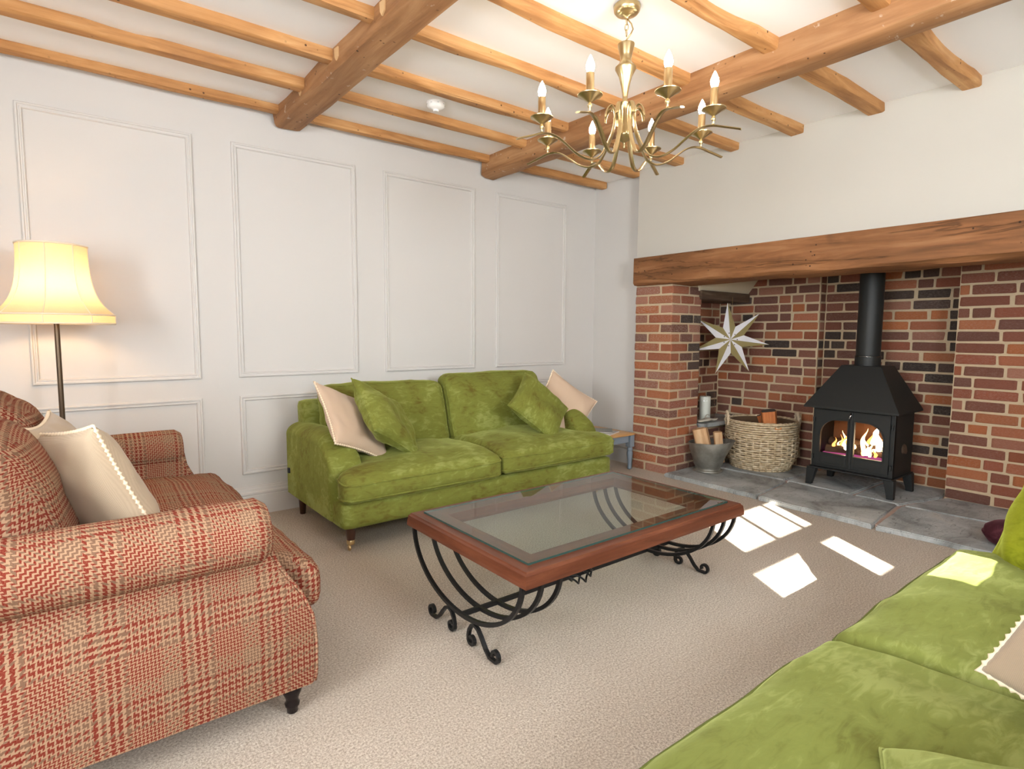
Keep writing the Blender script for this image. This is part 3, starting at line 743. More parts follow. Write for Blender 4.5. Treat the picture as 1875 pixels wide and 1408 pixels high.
# ------------------------------------------------------------------ plaid sofa (front towards local -y, turned to face +x)
ps = thing('plaid_sofa', 'red and tan plaid roll-arm sofa with black turned legs', 'sofa', (.05, 2.335, 0), PI/2)
HLp = .765
def ext_uv(prof, a, b, n, fx, close=True):
    """sheet along x following prof (list of (y,z)); metric uvs"""
    L = [0]
    for p, q in zip(prof, prof[1:]): L.append(L[-1]+math.hypot(q[0]-p[0], q[1]-p[1]))
    mb = MB(); m = len(prof)
    return L
FR = [(.10, -.482), (.13, -.487), (.22, -.490), (.30, -.482), (.37, -.455), (.43, -.415), (.49, -.385), (.56, -.372)]   # (z, y) front outline
def fy(z):
    for (z0, y0), (z1, y1) in zip(FR, FR[1:]):
        if z <= z1: return y0+(y1-y0)*(z-z0)/(z1-z0)
    return FR[-1][1]
for s in (-1, 1):
    # arm panel under the roll
    mb = MB(); zs = [.10+.46*k/14 for k in range(15)]; TH = .15
    ring = []
    for z in zs:
        yf = fy(z); xo = HLp-.012-.035*sm(.25, .52, z); xi = HLp-TH
        bev = .012
        ring.append([(s*xo, .42, z), (s*xo, yf+bev, z), (s*(xo-bev), yf, z), (s*(xi+bev), yf, z), (s*xi, yf+bev, z), (s*xi, .42, z)])
    uvk = [(-.42, 0), None, None, None, None, None]
    for a in range(14):
        for k in range(5):
            P = [ring[a][k], ring[a][k+1], ring[a+1][k+1], ring[a+1][k]]
            u = [(q[1]+(0 if k in (0, 4) else abs(q[0])), q[2]) for q in P]
            mb.add(P, [(0, 1, 2, 3)], [u])
    mb.add(ring[0], [tuple(range(6))], [[(q[0], q[1]) for q in ring[0]]])
    ar = mb.build('arm', M['plaid'], ps, smooth=True, merge=True, angle=.9)
    # roll
    cx, cz, R = s*(HLp-.070), .560, .088
    def roll(i, j):
        a = 2*PI*j; y = -.372+.80*i; k = 1
        if i < .03: k = .80+.20*math.sqrt(max(0, 1-(1-i/.03)**2))
        rx = R*1.08*k; rz_ = R*k
        return (cx+rx*math.cos(a), y, cz+rz_*math.sin(a)+.012*sm(0, .6, i)*0)
    mb = MB().grid(roll, 34, 28, lambda i, j: (j*2*PI*R+.4, -.372+.80*i))
    mb.add([roll(0, k/28) for k in range(28)], [tuple(range(28))], [[(roll(0, k/28)[0], roll(0, k/28)[2]) for k in range(28)]])
    mb.build('arm_roll', M['plaid'], ps, smooth=True, merge=True, angle=.9, disp=(.006, .12))
    # welt along the front edge of the arm panel
    MB().tube([(s*(HLp-.012-.035*sm(.25, .52, z)-.004), fy(z)+.003, z) for z in [.105+.39*k/16 for k in range(17)]], .005, 6).build('welt', M['plaid'], ar, smooth=True, boxuv=True)
# base rail and back
f = soft_map(HLp-.13, .44, .10, .02); softbox(f, 12, 10, 4).build('base', M['plaid'], ps, (0, -.01, .21), smooth=True, merge=True, boxuv=True)
f = soft_map(HLp-.06, .09, .33, .06, warp=lambda p, q: Vector((p.x, p.y+.18*(p.z+.3), p.z))); softbox(f, 14, 5, 10).build('backrest', M['plaid'], ps, (0, .40, .42), smooth=True, merge=True, boxuv=True)
for s in (-1, 1):
    def warp(p, q, s=s):
        p = Vector(p); fr = sm(-.25, -.40, p.y)
        p.x += -s*0*fr + s*.10*fr*sm(.3, 1, (1+s*q[0])/2)
        p.z += .010*mnoise.noise(Vector((p.x*6, p.y*4+s, 3))) - .025*fr
        return p
    f = soft_map(.305, .40, .075, .05, (0, .02, .035), warp)
    softbox(f, 22, 22, 8).build('seat_cushion', M['plaid'], ps, (s*.307, -.125, .378), smooth=True, merge=True, boxuv=True, disp=(.014, .09))
    def warp2(p, q, s=s):
        p = Vector(p); p.y += .34*p.z; p.z += .03*(1-q[0]*q[0])*(1 if p.z > 0 else 0); p.x *= 1-.06*(1-q[2])
        p.y += .012*mnoise.noise(Vector((p.x*6, p.z*7, s*4))); return p
    f = soft_map(.30, .095, .20, .085, (0, .05, .02), warp2)
    softbox(f, 20, 8, 18).build('back_cushion', M['plaid'], ps, (s*.315, .20, .655), smooth=True, merge=True, boxuv=True, disp=(.012, .12))
TL = [(.012, 0), (.0155, .004), (.0155, .016), (.020, .022), (.021, .030), (.017, .036), (.019, .048), (.027, .066), (.028, .078), (.022, .088), (.018, .093), (.028, .099), (.033, .112), (.033, .135)]
lp = MB().lathe(TL, 20).build('leg', M['blackleg'], ps, (-HLp+.07, -.43, 0), smooth=True, angle=1.0)
dup(lp, loc=(HLp-.07, -.43, 0)); 
for s in (-1, 1): MB().box(-.02, .02, -.02, .02, 0, .115).build('leg', M['blackleg'], ps, (s*(HLp-.09), .36, 0), bevel=.004)
throw_cushion('cream linen cushion with beaded edge on the plaid sofa', .44, .17, (.055, 2.07, .625), (.80, .42, .38), (-.45, -.10, .90), M['cream'], M['pom'], 8, beads=True)
throw_cushion('cream linen cushion half hidden behind another on the plaid sofa', .44, .14, (.03, 2.30, .625), (.86, -.10, .42), (-.45, .05, .90), M['cream'], M['pom'], 9, beads=True)

# ------------------------------------------------------------------ coffee table
ct = thing('coffee_table', 'low coffee table with glass top, red wood frame and black iron hoops', 'table', (1.685, 1.68, 0))
hx, hy, zt, th = .61, .38, .372, .05
def board(ax, s):
    w = .118
    prof = [(0, 0), (0, .012), (.004, .040), (.010, .045), (.012, .050), (w, .050), (w, .015), (w-.01, 0)]   # inward, height
    mb = MB(); vs = []
    for e in (-1, 1):
        for d, h in prof:
            vs.append((e*(hx-d), s*(hy-d), zt-th+h) if ax == 'x' else (s*(hx-d), e*(hy-d), zt-th+h))
    m = len(prof)
    mb.add(vs, [(k, (k+1) % m, m+(k+1) % m, m+k) for k in range(m)]+[tuple(range(m)), tuple(range(2*m-1, m-1, -1))])
    return mb.build('frame_board', M['mahog'][ax], ct)
for ax in 'xy':
    for s in (-1, 1): board(ax, s)
gl = MB().box(-hx+.05, hx-.05, -hy+.05, hy-.05, zt+.0005, zt+.0075).build('glass_top', M['tableglass'], ct)
gl.data.materials.append(M['glassedge'])
for p in gl.data.polygons:
    if abs(p.normal.z) < .5: p.material_index = 1
HR = .345
for xx in (-.595, -.515, -.435, .435, .515, .595):
    pts = [(xx, -HR*math.cos(PI*k/36), zt-th+.002-.232*math.sin(PI*k/36)) for k in range(37)]
    MB().tube(pts, .0095, 4, up=(1, 0, 0)).build('hoop', M['iron'], ct)
MB().box(-.60, .60, -.008, .008, .083, .099).build('stretcher', M['iron'], ct, bevel=.002)
cage = MB()
for k in range(6):
    pts = [(-.075+.15*i/24, .042*math.sin(PI*i/24)*math.cos(2*PI*k/6+PI*1.1*i/24), .091+.042*math.sin(PI*i/24)*math.sin(2*PI*k/6+PI*1.1*i/24)) for i in range(25)]
    cage.tube(pts, .0042, 6)
cage.build('twisted_basket', M['iron'], ct, smooth=True)
def scroll_path(s):
    # outer scroll -> foot -> hump under the hoop -> inner scroll
    pts = []
    cy, cz, r0 = .205, .0285, .0215
    for k in range(15):    # outer curl, from inside to the floor
        a = PI*1.15-2*PI*1.0*k/14*.86; r = r0*(.62+.38*k/14)
        pts.append((cy+r*math.cos(a)*1.0, cz+r*math.sin(a)))
    pts += [(.172, .0105), (.150, .028), (.128, .055), (.105, .079), (.085, .086), (.066, .079), (.052, .058), (.046, .036), (.047, .018)]
    c2, z2 = .066, .024
    for k in range(11):
        a = PI+.25+1.9*PI*k/11; r = .019*(1-.38*k/10)
        pts.append((c2+r*math.cos(a), z2+r*math.sin(a)))
    return [(s*y, max(z, .0095)) for y, z in pts]
for xx in (-.595, .595):
    for s in (-1, 1):
        MB().tube([(xx, y, z) for y, z in scroll_path(s)], .0085, 4, up=(1, 0, 0), flat=(1.1, .9)).build('scroll_foot', M['iron'], ct)

# ------------------------------------------------------------------ chandelier
ch = thing('chandelier', 'brass eight-arm chandelier with lit candle bulbs under the ceiling', 'chandelier', (1.825, 1.612, 0))
MB().lathe([(.0001, ZC), (.048, ZC), (.053, ZC-.006), (.050, ZC-.024), (.043, ZC-.033), (.030, ZC-.038), (.012, ZC-.043), (.008, ZC-.052), (.0001, ZC-.053)][::-1], 32).build('canopy', M['brass'], ch, smooth=True, angle=.9)
for k in range(3):
    pts = [(.007*math.cos(a), 0, .0135*math.sin(a)) for a in [2*PI*i/14 for i in range(14)]]
    MB().tube(pts, .0017, 6, closed=True).build('chain_link', M['brass'], ch, (0, 0, ZC-.062-.0215*k), (0, 0, PI/2*k+.4), smooth=True)
MB().tube([(0, 0, ZC-.05), (.014, -.012, ZC-.07), (.020, -.016, ZC-.09), (.014, -.01, ZC-.108), (.002, 0, ZC-.128)], .003, 6).build('flex', M['brass'], ch, smooth=True)
ST = [(.0001, 1.838), (.004, 1.841), (.0055, 1.849), (.004, 1.856), (.006, 1.862), (.022, 1.872), (.033, 1.884), (.034, 1.890), (.018, 1.893), (.018, 1.922), (.015, 1.926), (.012, 1.940), (.010, 1.985), (.010, 2.012), (.0115, 2.015), (.0115, 2.022), (.0095, 2.025), (.010, 2.04), (.016, 2.075), (.026, 2.115), (.041, 2.143), (.041, 2.150), (.027, 2.163), (.021, 2.178), (.024, 2.198), (.033, 2.232), (.033, 2.238), (.012, 2.243), (.006, 2.252), (.0001, 2.256)]
MB().lathe(ST, 28).build('stem', M['brass'], ch, smooth=True, angle=.7)
AP = [(r, z-.012-.033*sm(.05, .12, r)) for r, z in [(.082, 1.978), (.079, 1.996), (.070, 2.010), (.058, 2.012), (.047, 2.000), (.042, 1.975), (.044, 1.940), (.054, 1.905), (.075, 1.868), (.103, 1.842), (.135, 1.832), (.170, 1.836), (.205, 1.852), (.240, 1.878), (.275, 1.902), (.310, 1.914), (.345, 1.913), (.380, 1.903), (.415, 1.893), (.444, 1.884)]]
def smooth_path(P, n=3):
    out = []
    for i in range(len(P)-1):
        p0, p1, p2, p3 = P[max(i-1, 0)], P[i], P[i+1], P[min(i+2, len(P)-1)]
        for k in range(n):
            t = k/n; out.append(tuple(.5*((2*b)+(-a+c)*t+(2*a-5*b+4*c-d)*t*t+(-a+3*b-3*c+d)*t**3) for a, b, c, d in zip(p0, p1, p2, p3)))
    return out+[P[-1]]
arm_me = MB().tube([(r, 0, z) for r, z in smooth_path(AP)], .0066, 8, up=(0, 1, 0), flat=(1.4, .55)).mesh('arm', M['brass'], smooth=True, angle=.9)
RC, ZB = .345, 1.873
bob_me = MB().lathe([(.0001, 0), (.004, 0), (.004, .010), (.0075, .014), (.0085, .020), (.0065, .026), (.005, .029), (.012, .034), (.033, .048), (.044, .053), (.0445, .0555), (.033, .0545), (.014, .054), (.0001, .054)], 24).mesh('drip_pan', M['brass'], smooth=True, angle=.9)
tub_me = MB().lathe([(.0001, .052), (.0145, .052), (.0145, .128), (.012, .130), (.0001, .130)], 18).mesh('candle_tube', M['gold'], smooth=True, angle=.9)
bul_me = MB().lathe([(.0001, .129), (.009, .130), (.0135, .139), (.0155, .150), (.0140, .160), (.0095, .172), (.0055, .181), (.0025, .187), (.0001, .190)], 16).mesh('bulb', M['bulb'], smooth=True)
for k in range(8):
    a = math.radians(21+45*k)
    ar = link('arm', arm_me, ch, (0, 0, 0), (0, 0, a))
    link('drip_pan', bob_me, ar, (RC, 0, ZB)); link('candle_tube', tub_me, ar, (RC, 0, ZB)); link('bulb', bul_me, ar, (RC, 0, ZB))

# smoke alarm
sa = thing('smoke_alarm', 'round white smoke alarm on the ceiling between two joists', 'smoke alarm', (1.735, 2.925, ZC))
MB().lathe([(.0001, -.048), (.014, -.048), (.016, -.045), (.016, -.040), (.022, -.037), (.040, -.032), (.048, -.024), (.050, -.010), (.052, -.008), (.052, 0), (.0001, 0)], 32).build('housing', M['white'], sa, smooth=True, angle=.7)
for k in range(8): MB().box(-.004, .004, -.001, .001, -.0015, .0015).build('vent_slot', M['grey'], sa, (.0505*math.cos(k*PI/4+.5), .0505*math.sin(k*PI/4+.5), -.014), (0, 0, k*PI/4+.5+PI/2))

# ------------------------------------------------------------------ floor lamp
lm = thing('floor_lamp', 'lit floor lamp with cream fabric bell shade behind the plaid sofa', 'lamp', (-.005, 3.33, 0))
MB().lathe([(.0001, 0), (.14, 0), (.142, .008), (.13, .018), (.04, .028), (.016, .045), (.012, .06), (.0001, .06)], 32).build('base', M['pole'], lm, smooth=True, angle=.8)
MB().lathe([(.0001, .05), (.0105, .05), (.0105, 1.22), (.0001, 1.22)], 14).build('pole', M['pole'], lm, smooth=True, angle=.8)
SH = [(.222, 1.130), (.222, 1.168), (.218, 1.172), (.196, 1.195), (.172, 1.225), (.153, 1.265), (.140, 1.315), (.133, 1.370), (.130, 1.425), (.130, 1.478)]
def fl8(a): return 1-.022*abs(math.cos(4*a))**3*0-.018*(1-abs(math.sin(4*a)))*.0-.020*abs(math.sin(4*(a+.2)))
sp = smooth_path(SH, 3)
MB().lathe(sp, 64, cap=False, mod=fl8).build('lamp_shade', M['shade'], lm, smooth=True, label='cream fabric bell shade')
for k in range(8):
    a = -.2+PI/4*k; MB().tube([(r*math.cos(a)*1.004, r*math.sin(a)*1.004, z) for r, z in sp], .0022, 5).build('shade_rib', M['rib'], lm, smooth=True)
for r, z in ((.222, 1.131), (.222, 1.170), (.130, 1.477)):
    MB().tube([(r*fl8(a)*math.cos(a), r*fl8(a)*math.sin(a), z) for a in [2*PI*i/64 for i in range(64)]], .0038, 6, closed=True).build('braid_trim', M['rib'], lm, smooth=True)
MB().lathe([(.0001, 1.225), (.012, 1.225), (.016, 1.24), (.028, 1.275), (.030, 1.295), (.022, 1.32), (.0001, 1.328)], 16).build('bulb', M['lampbulb'], lm, smooth=True)

# ------------------------------------------------------------------ side table
stb = thing('side_table', 'low side table with pine top and blue-grey turned legs', 'table', (3.41, 3.255, 0))
hxs, hys, zs_ = .235, .235, .300
f = soft_map(hxs, hys, .010, .009); softbox(f, 6, 6, 4).build('table_top', M['pine'], stb, (0, 0, zs_-.010), smooth=True, merge=True)
for s in (-1, 1):
    MB().box(-hxs+.07, hxs-.07, s*(hys-.03)-.008, s*(hys-.03)+.008, zs_-.075, zs_-.019).build('apron', M['bluegrey'], stb)
    MB().box(s*(hxs-.03)-.008, s*(hxs-.03)+.008, -hys+.07, hys-.07, zs_-.075, zs_-.019).build('apron', M['bluegrey'], stb)
LG = [(.012, 0), (.017, .004), (.019, .014), (.016, .030), (.0145, .05), (.019, .085), (.024, .120), (.024, .140), (.019, .152), (.022, .158), (.022, .172), (.017, .180), (.022, .184)]
for sx in (-1, 1):
    for sy in (-1, 1):
        g = MB().lathe(LG, 18).box(-.024, .024, -.024, .024, .186, zs_-.019)
        g.build('leg', M['bluegrey'], stb, (sx*(hxs-.035), sy*(hys-.035), 0), smooth=True, angle=.7)
def magazine(label, loc, rz, w, h, t, mat, lift=0):
    g = thing('magazine', label, 'magazine', loc, rz, 'magazines on the side table')
    MB().box(-w/2, w/2, -h/2, h/2, 0, t-.0012).build('pages', M['paper'], g)
    MB().grid(lambda i, j: (-w/2-.001+(w+.002)*i, -h/2-.001+(h+.002)*j, t-.001+lift*sm(.45, 1, j)*(.4+.6*i)), 8, 12).build('cover', mat, g, smooth=True, disp=None)
    MB().tube([(-w/2, -h/2, t/2), (-w/2, h/2, t/2)], t/2*.95, 6).build('spine', M['paper'], g)
magazine('white-edged magazine lying at the bottom of the pile on the side table', (3.415, 3.215, zs_), .35, .20, .27, .010, M['cover2'])
magazine('dark magazine with a lifted cover on top of the side table pile', (3.40, 3.235, zs_+.0105), .75, .20, .26, .008, M['cover'], .035)
ob = thing('wooden_obelisk', 'small pale blue wooden post with finial beside the brick pier', 'ornament', (3.735, 3.115, 0), .4)
MB().frustum((-.022, .022, -.022, .022, 0), (-.017, .017, -.017, .017, .012)).frustum((-.014, .014, -.014, .014, .012), (-.022, .022, -.022, .022, .085)).frustum((-.022, .022, -.022, .022, .085), (-.010, .010, -.010, .010, .118)).build('post', M['paleblue'], ob)
MB().lathe([(.006, .118), (.011, .122), (.006, .127), (.0115, .134), (.008, .143), (.0001, .150)], 12).build('finial', M['paleblue'], ob, smooth=True)

# ------------------------------------------------------------------ stove
HZ = .031
sv = thing('wood_stove', 'black cast-iron wood stove burning logs in the brick fireplace', 'stove', (4.39, 1.640, HZ))
def L(x, y, z): return (x-4.39, y-1.640, z-HZ)
def lb(mb, x0, x1, y0, y1, z0, z1): a = L(x0, y0, z0); b = L(x1, y1, z1); return mb.box(a[0], b[0], a[1], b[1], a[2], b[2])
FX = 4.222; BY0, BY1 = 1.382, 1.898; BZ0, BZ1 = .165, .588
body = MB(); t_ = .02
lb(body, FX+.012, 4.56, BY0, BY0+t_, BZ0, BZ1); lb(body, FX+.012, 4.56, BY1-t_, BY1, BZ0, BZ1); lb(body, 4.54, 4.56, BY0+t_, BY1-t_, BZ0, BZ1)
lb(body, FX+.012, 4.54, BY0+t_, BY1-t_, BZ0, BZ0+t_); lb(body, FX+.012, 4.54, BY0+t_, BY1-t_, BZ1-t_, BZ1)
lb(body, FX+.004, FX+.03, BY0, BY0+.028, BZ0, BZ1); lb(body, FX+.004, FX+.03, BY1-.028, BY1, BZ0, BZ1); lb(body, FX+.004, FX+.03, BY0+.028, BY1-.028, BZ1-.03, BZ1)
lb(body, FX+.004, FX+.03, BY0+.028, BY1-.028, BZ0, BZ0+.02)
body.build('body', M['stove'], sv, bevel=.003)
pl = MB(); lb(pl, FX-.035, 4.575, BY0-.012, BY1+.012, BZ0-.010, BZ0); pl.build('base_plate', M['stove'], sv, bevel=.004)
# hood
hd = MB(); a0, a1 = L(4.160, 1.345, .588), L(4.600, 1.940, .600); b0, b1 = L(4.305, 1.513, .888), L(4.535, 1.762, .888)
hd.frustum((a0[0], a1[0], a0[1], a1[1], a0[2]), (a0[0], a1[0], a0[1], a1[1], a1[2])).frustum((a0[0], a1[0], a0[1], a1[1], a1[2]), (b0[0], b1[0], b0[1], b1[1], b0[2]))
hd.build('hood', M['stove'], sv, bevel=.002)
fc = L(4.42, 1.640, 0)
fp = MB().lathe([(.0001, .86), (.079, .86), (.079, .948), (.0815, .949), (.0815, .953), (.075, .955), (.075, 1.74), (.0001, 1.74)], 32, (fc[0], fc[1], -HZ)); fp.build('flue_pipe', M['stove'], sv, smooth=True, angle=.7)
MB().tube([(fc[0]+.0815*math.cos(a), fc[1]+.0815*math.sin(a), .951-HZ) for a in [2*PI*i/40 for i in range(40)]], .0018, 5, closed=True).build('collar_ring', M['chrome'], sv, smooth=True)
# doors with arched windows
def ring_plate(outer, inner, c, x0, x1):
    ang = []
    def hit(poly, a):
        d = (math.cos(a), math.sin(a)); best = None
        for i in range(len(poly)):
            p, q = poly[i], poly[(i+1) % len(poly)]; ex, ey = q[0]-p[0], q[1]-p[1]; den = d[0]*ey-d[1]*ex
            if abs(den) < 1e-12: continue
            px, py = p[0]-c[0], p[1]-c[1]; t = (px*ey-py*ex)/den; u = (px*d[1]-py*d[0])/den
            if t > 0 and -1e-6 <= u <= 1+1e-6 and (best is None or t > best): best = t
        return (c[0]+d[0]*best, c[1]+d[1]*best)
    for p in outer+inner: ang.append(math.atan2(p[1]-c[1], p[0]-c[0]))
    ang = sorted(set(round(a, 5) for a in ang)); n = len(ang); O = [hit(outer, a) for a in ang]; I = [hit(inner, a) for a in ang]
    vs = []; 
    for x in (x0, x1): vs += [(x, *p) for p in O]+[(x, *p) for p in I]
    fs = []
    for i in range(n):
        j = (i+1) % n
        fs += [(i, j, n+j, n+i), (2*n+i, 3*n+i, 3*n+j, 2*n+j), (i, 2*n+i, 2*n+j, j), (n+i, n+j, 3*n+j, 3*n+i)]
    return MB().add(vs, fs)
for s in (1, -1):     # s=+1: left door (larger y)
    y_in, y_out = (1.643, 1.874) if s > 0 else (1.637, 1.406)
    wi, wo = (1.662, 1.838) if s > 0 else (1.618, 1.442); zb, zt_ = .272, .508; R = .105
    arch = [(wi, zb), (wo, zb), (wo, zt_-R)]+[(wo-s*(R-R*math.cos(k*PI/2/10))*1.0, zt_-R+R*math.sin(k*PI/2/10)) for k in range(1, 10)]+[(wo-s*R, zt_), (wi, zt_+.004)]
    outer = [(y_in, BZ0+.022), (y_out, BZ0+.022), (y_out, BZ1-.012), (y_in, BZ1-.012)]
    P = lambda pts: [(p[0]-1.640, p[1]-HZ) for p in pts]
    cc = ((wi+wo)/2-1.640, .38-HZ)
    dr = ring_plate(P(outer), P(arch), cc, FX-4.39-.010, FX-4.39+.006).build('door', M['stove'], sv)
    arch2 = [((p[0]-(wi+wo)/2)*1.10+(wi+wo)/2, (p[1]-.39)*1.08+.39) for p in arch]
    ring_plate(P(arch2), P(arch), cc, FX-4.39-.015, FX-4.39-.009).build('window_surround', M['stove'], dr)
    MB().prism(P(arch), 'x', FX-4.39-.001, FX-4.39+.002).build('door_glass', M['stoveglass'], dr)
    pn = MB(); ya, yb = sorted((wi, wo)); lb(pn, FX-.0135, FX-.008, ya+.005, yb-.005, .202, .252); pn.build('lower_panel', M['stove'], dr, bevel=.003)
    yb_ = 1.886 if s > 0 else 1.394
    for zz in (.235, .50): MB().lathe([(.0001, -.016), (.008, -.016), (.008, .016), (.0001, .016)], 10, L(FX-.006, yb_, zz)).build('hinge', M['stove'], dr, smooth=True, angle=.8)
st_ = MB(); lb(st_, FX-.018, FX-.008, 1.630, 1.650, BZ0+.022, BZ1-.012); st_.build('centre_bar', M['stove'], sv, bevel=.004)
MB().tube([L(FX-.015, 1.640, .565), L(FX-.032, 1.636, .560), L(FX-.036, 1.645, .530)], .0055, 8).build('door_handle', M['chrome'], sv, smooth=True)
for (x, sx) in ((4.225, -1), (4.545, 1)):
    for (y, sy) in ((1.395, -1), (1.885, 1)):
        p = L(x, y, 0); w = .024
        MB().frustum((p[0]-.018+sx*.012, p[0]+.018+sx*.012, p[1]-w*.8+sy*.016, p[1]+w*.8+sy*.016, 0), (p[0]-.026, p[0]+.026, p[1]-w*1.3, p[1]+w*1.3, BZ0-.008-HZ)).build('leg', M['stove'], sv, bevel=.003)
fbx = MB(); lb(fbx, 4.52, 4.538, BY0+t_, BY1-t_, BZ0+t_, BZ1-t_); fbx.build('fire_back', M['firebrick'], sv)
rf = random.Random(5)
for k, (x, y, z, ang, r) in enumerate([(4.36, 1.72, .285, .25, .035), (4.42, 1.56, .285, -.3, .040), (4.38, 1.50, .335, .12, .036), (4.44, 1.74, .325, -.15, .032)]):
    pts = [(-.13+.26*i/6, .004*math.sin(i*2+k), .004*math.cos(i*3)) for i in range(7)]
    MB().tube(pts, lambda q, r=r: r*(.92+.1*math.sin(q*7)), 9).build('burning_log', M['char'], sv, L(x, y, z), (0, .05, PI/2+ang), smooth=True, angle=.8)
lb_ = MB(); lb(lb_, 4.29, 4.50, 1.43, 1.85, .255, .262); lb_.build('ember_bed', M['ember'], sv)
def flame(x, y, z, h, w, mat, seed):
    prof = []; n = 12
    mb = MB(); vs = []; m = 8
    for i in range(n+1):
        t = i/n; r = w*(math.sin(PI*min(1, t*.9+.12))**.8)*(1-t)**.55+.0006
        ox = .6*w*math.sin(t*5+seed)*t; oy = 1.1*w*math.sin(t*6.5+seed*2.3)*t
        for k in range(m):
            a = 2*PI*k/m; vs.append((ox+r*.55*math.cos(a), oy+r*math.sin(a), t*h))
    fs = [(i*m+k, i*m+(k+1) % m, (i+1)*m+(k+1) % m, (i+1)*m+k) for i in range(n) for k in range(m)]
    mb.add(vs, fs).build('flame', mat, sv, L(x, y, z), smooth=True)
for k, (y, h, w, m, z) in enumerate([(1.80, .05, .012, 'flame2', .275), (1.765, .07, .012, 'flame', .28), (1.735, .14, .018, 'flame', .28), (1.70, .17, .020, 'flame2', .28), (1.685, .11, .016, 'flamew', .28), (1.755, .10, .010, 'flame2', .29),
        (1.60, .19, .018, 'flame', .27), (1.585, .12, .016, 'flamew', .27), (1.545, .20, .024, 'flamew', .30), (1.515, .19, .030, 'flamew', .31), (1.485, .15, .026, 'flame', .31), (1.56, .10, .016, 'flame', .265), (1.53, .06, .014, 'flame2', .265), (1.605, .07, .012, 'flame2', .265), (1.715, .13, .022, 'flame2', .285), (1.67, .09, .014, 'flame', .28), (1.79, .09, .014, 'flame2', .28), (1.72, .09, .012, 'flamew', .28), (1.47, .10, .018, 'flame2', .30), (1.57, .16, .020, 'flame2', .28)]):
    flame(4.33+.03*rf.random(), y, z, h, w, M[m], k*1.7)

# ------------------------------------------------------------------ log basket
bk = thing('log_basket', 'round woven willow log basket with rope handles on the hearth', 'basket', (4.445, 2.400, HZ))
def br(z): return .222+.046*sm(0, .13, z)-.006*sm(.25, .40, z)
NS = 32; HB = .385
wv = MB(); nrow = 22
for rrow in range(nrow):
    z = .008+rrow*(HB-.02)/(nrow-1); ph = rrow % 2; pts = []
    tight = rrow > nrow-8 or rrow < 3
    nn = NS*2 if tight else NS*4
    for i in range(NS*4):
        a = 2*PI*i/(NS*4); off = .0075*math.cos(PI*(i/4*2 if False else i/4)+PI*ph)
        if tight: off = .004*math.cos(PI*i/2+rrow)
        r = br(z)+off+.0015*mnoise.noise(Vector((i*.5, rrow, 1))); pts.append((r*math.cos(a), r*math.sin(a), z+.0022*mnoise.noise(Vector((i*.21, rrow*3, 7)))))
    wv.tube(pts, .0080, 6, closed=True)
wv.build('woven_cane', M['wicker'], bk, smooth=True, kind='stuff')
stk = MB()
for k in range(NS):
    a = 2*PI*(k+.5)/NS
    stk.tube([((br(z)+.001)*math.cos(a), (br(z)+.001)*math.sin(a), z) for z in [.004+HB*.72*i/8 for i in range(9)]], .0072, 5)
stk.build('upright_canes', M['wicker'], bk, smooth=True, kind='stuff')
MB().lathe([(.0001, .004), (.215, .004), (.225, .02), (.247, .12), (.25, .30), (.247, .375), (.243, .375), (.24, .12), (.21, .03), (.0001, .02)], 32).build('lining', plain('basket_inside', (.13, .08, .045), .9), bk, smooth=True)
rimb = MB()
for q in range(3):
    rimb.tube([((br(HB)+.006*math.cos(2*PI*i/12+q*2.1))*math.cos(2*PI*i/144), (br(HB)+.006*math.cos(2*PI*i/12+q*2.1))*math.sin(2*PI*i/144), HB-.006+.006*math.sin(2*PI*i/12+q*2.1)) for i in range(144)], .0065, 6, closed=True)
rimb.build('plaited_rim', M['wicker'], bk, smooth=True)
for s, an in ((1, math.radians(132)), (-1, math.radians(-48))):
    hd_ = MB(); e = Vector((math.cos(an), math.sin(an), 0)); tn = Vector((-math.sin(an), math.cos(an), 0)); 
    for q in range(2):
        pts = []
        for i in range(31):
            t = i/30; th_ = PI*t; b = e*(br(HB)+.004)+tn*(.055*math.cos(th_))+Vector((0, 0, HB-.05+.105*math.sin(th_)**.7))
            pts.append(b+(e*math.cos(i*.9+q*PI)+Vector((0, 0, 1))*math.sin(i*.9+q*PI))*.0065)
        hd_.tube(pts, .0085, 6)
    hd_.build('rope_handle', M['rope'], bk, smooth=True)
MB().box(-.024, .024, -.004, .0, -.008, .010).build('leather_tag', plain('orange_leather', (.62, .24, .08), .6), bk, (-.265*math.cos(.95), -.265*math.sin(.95)+.155*0, HB-.035), (0, 0, .95-PI/2), bevel=.002, label='small orange leather tag')
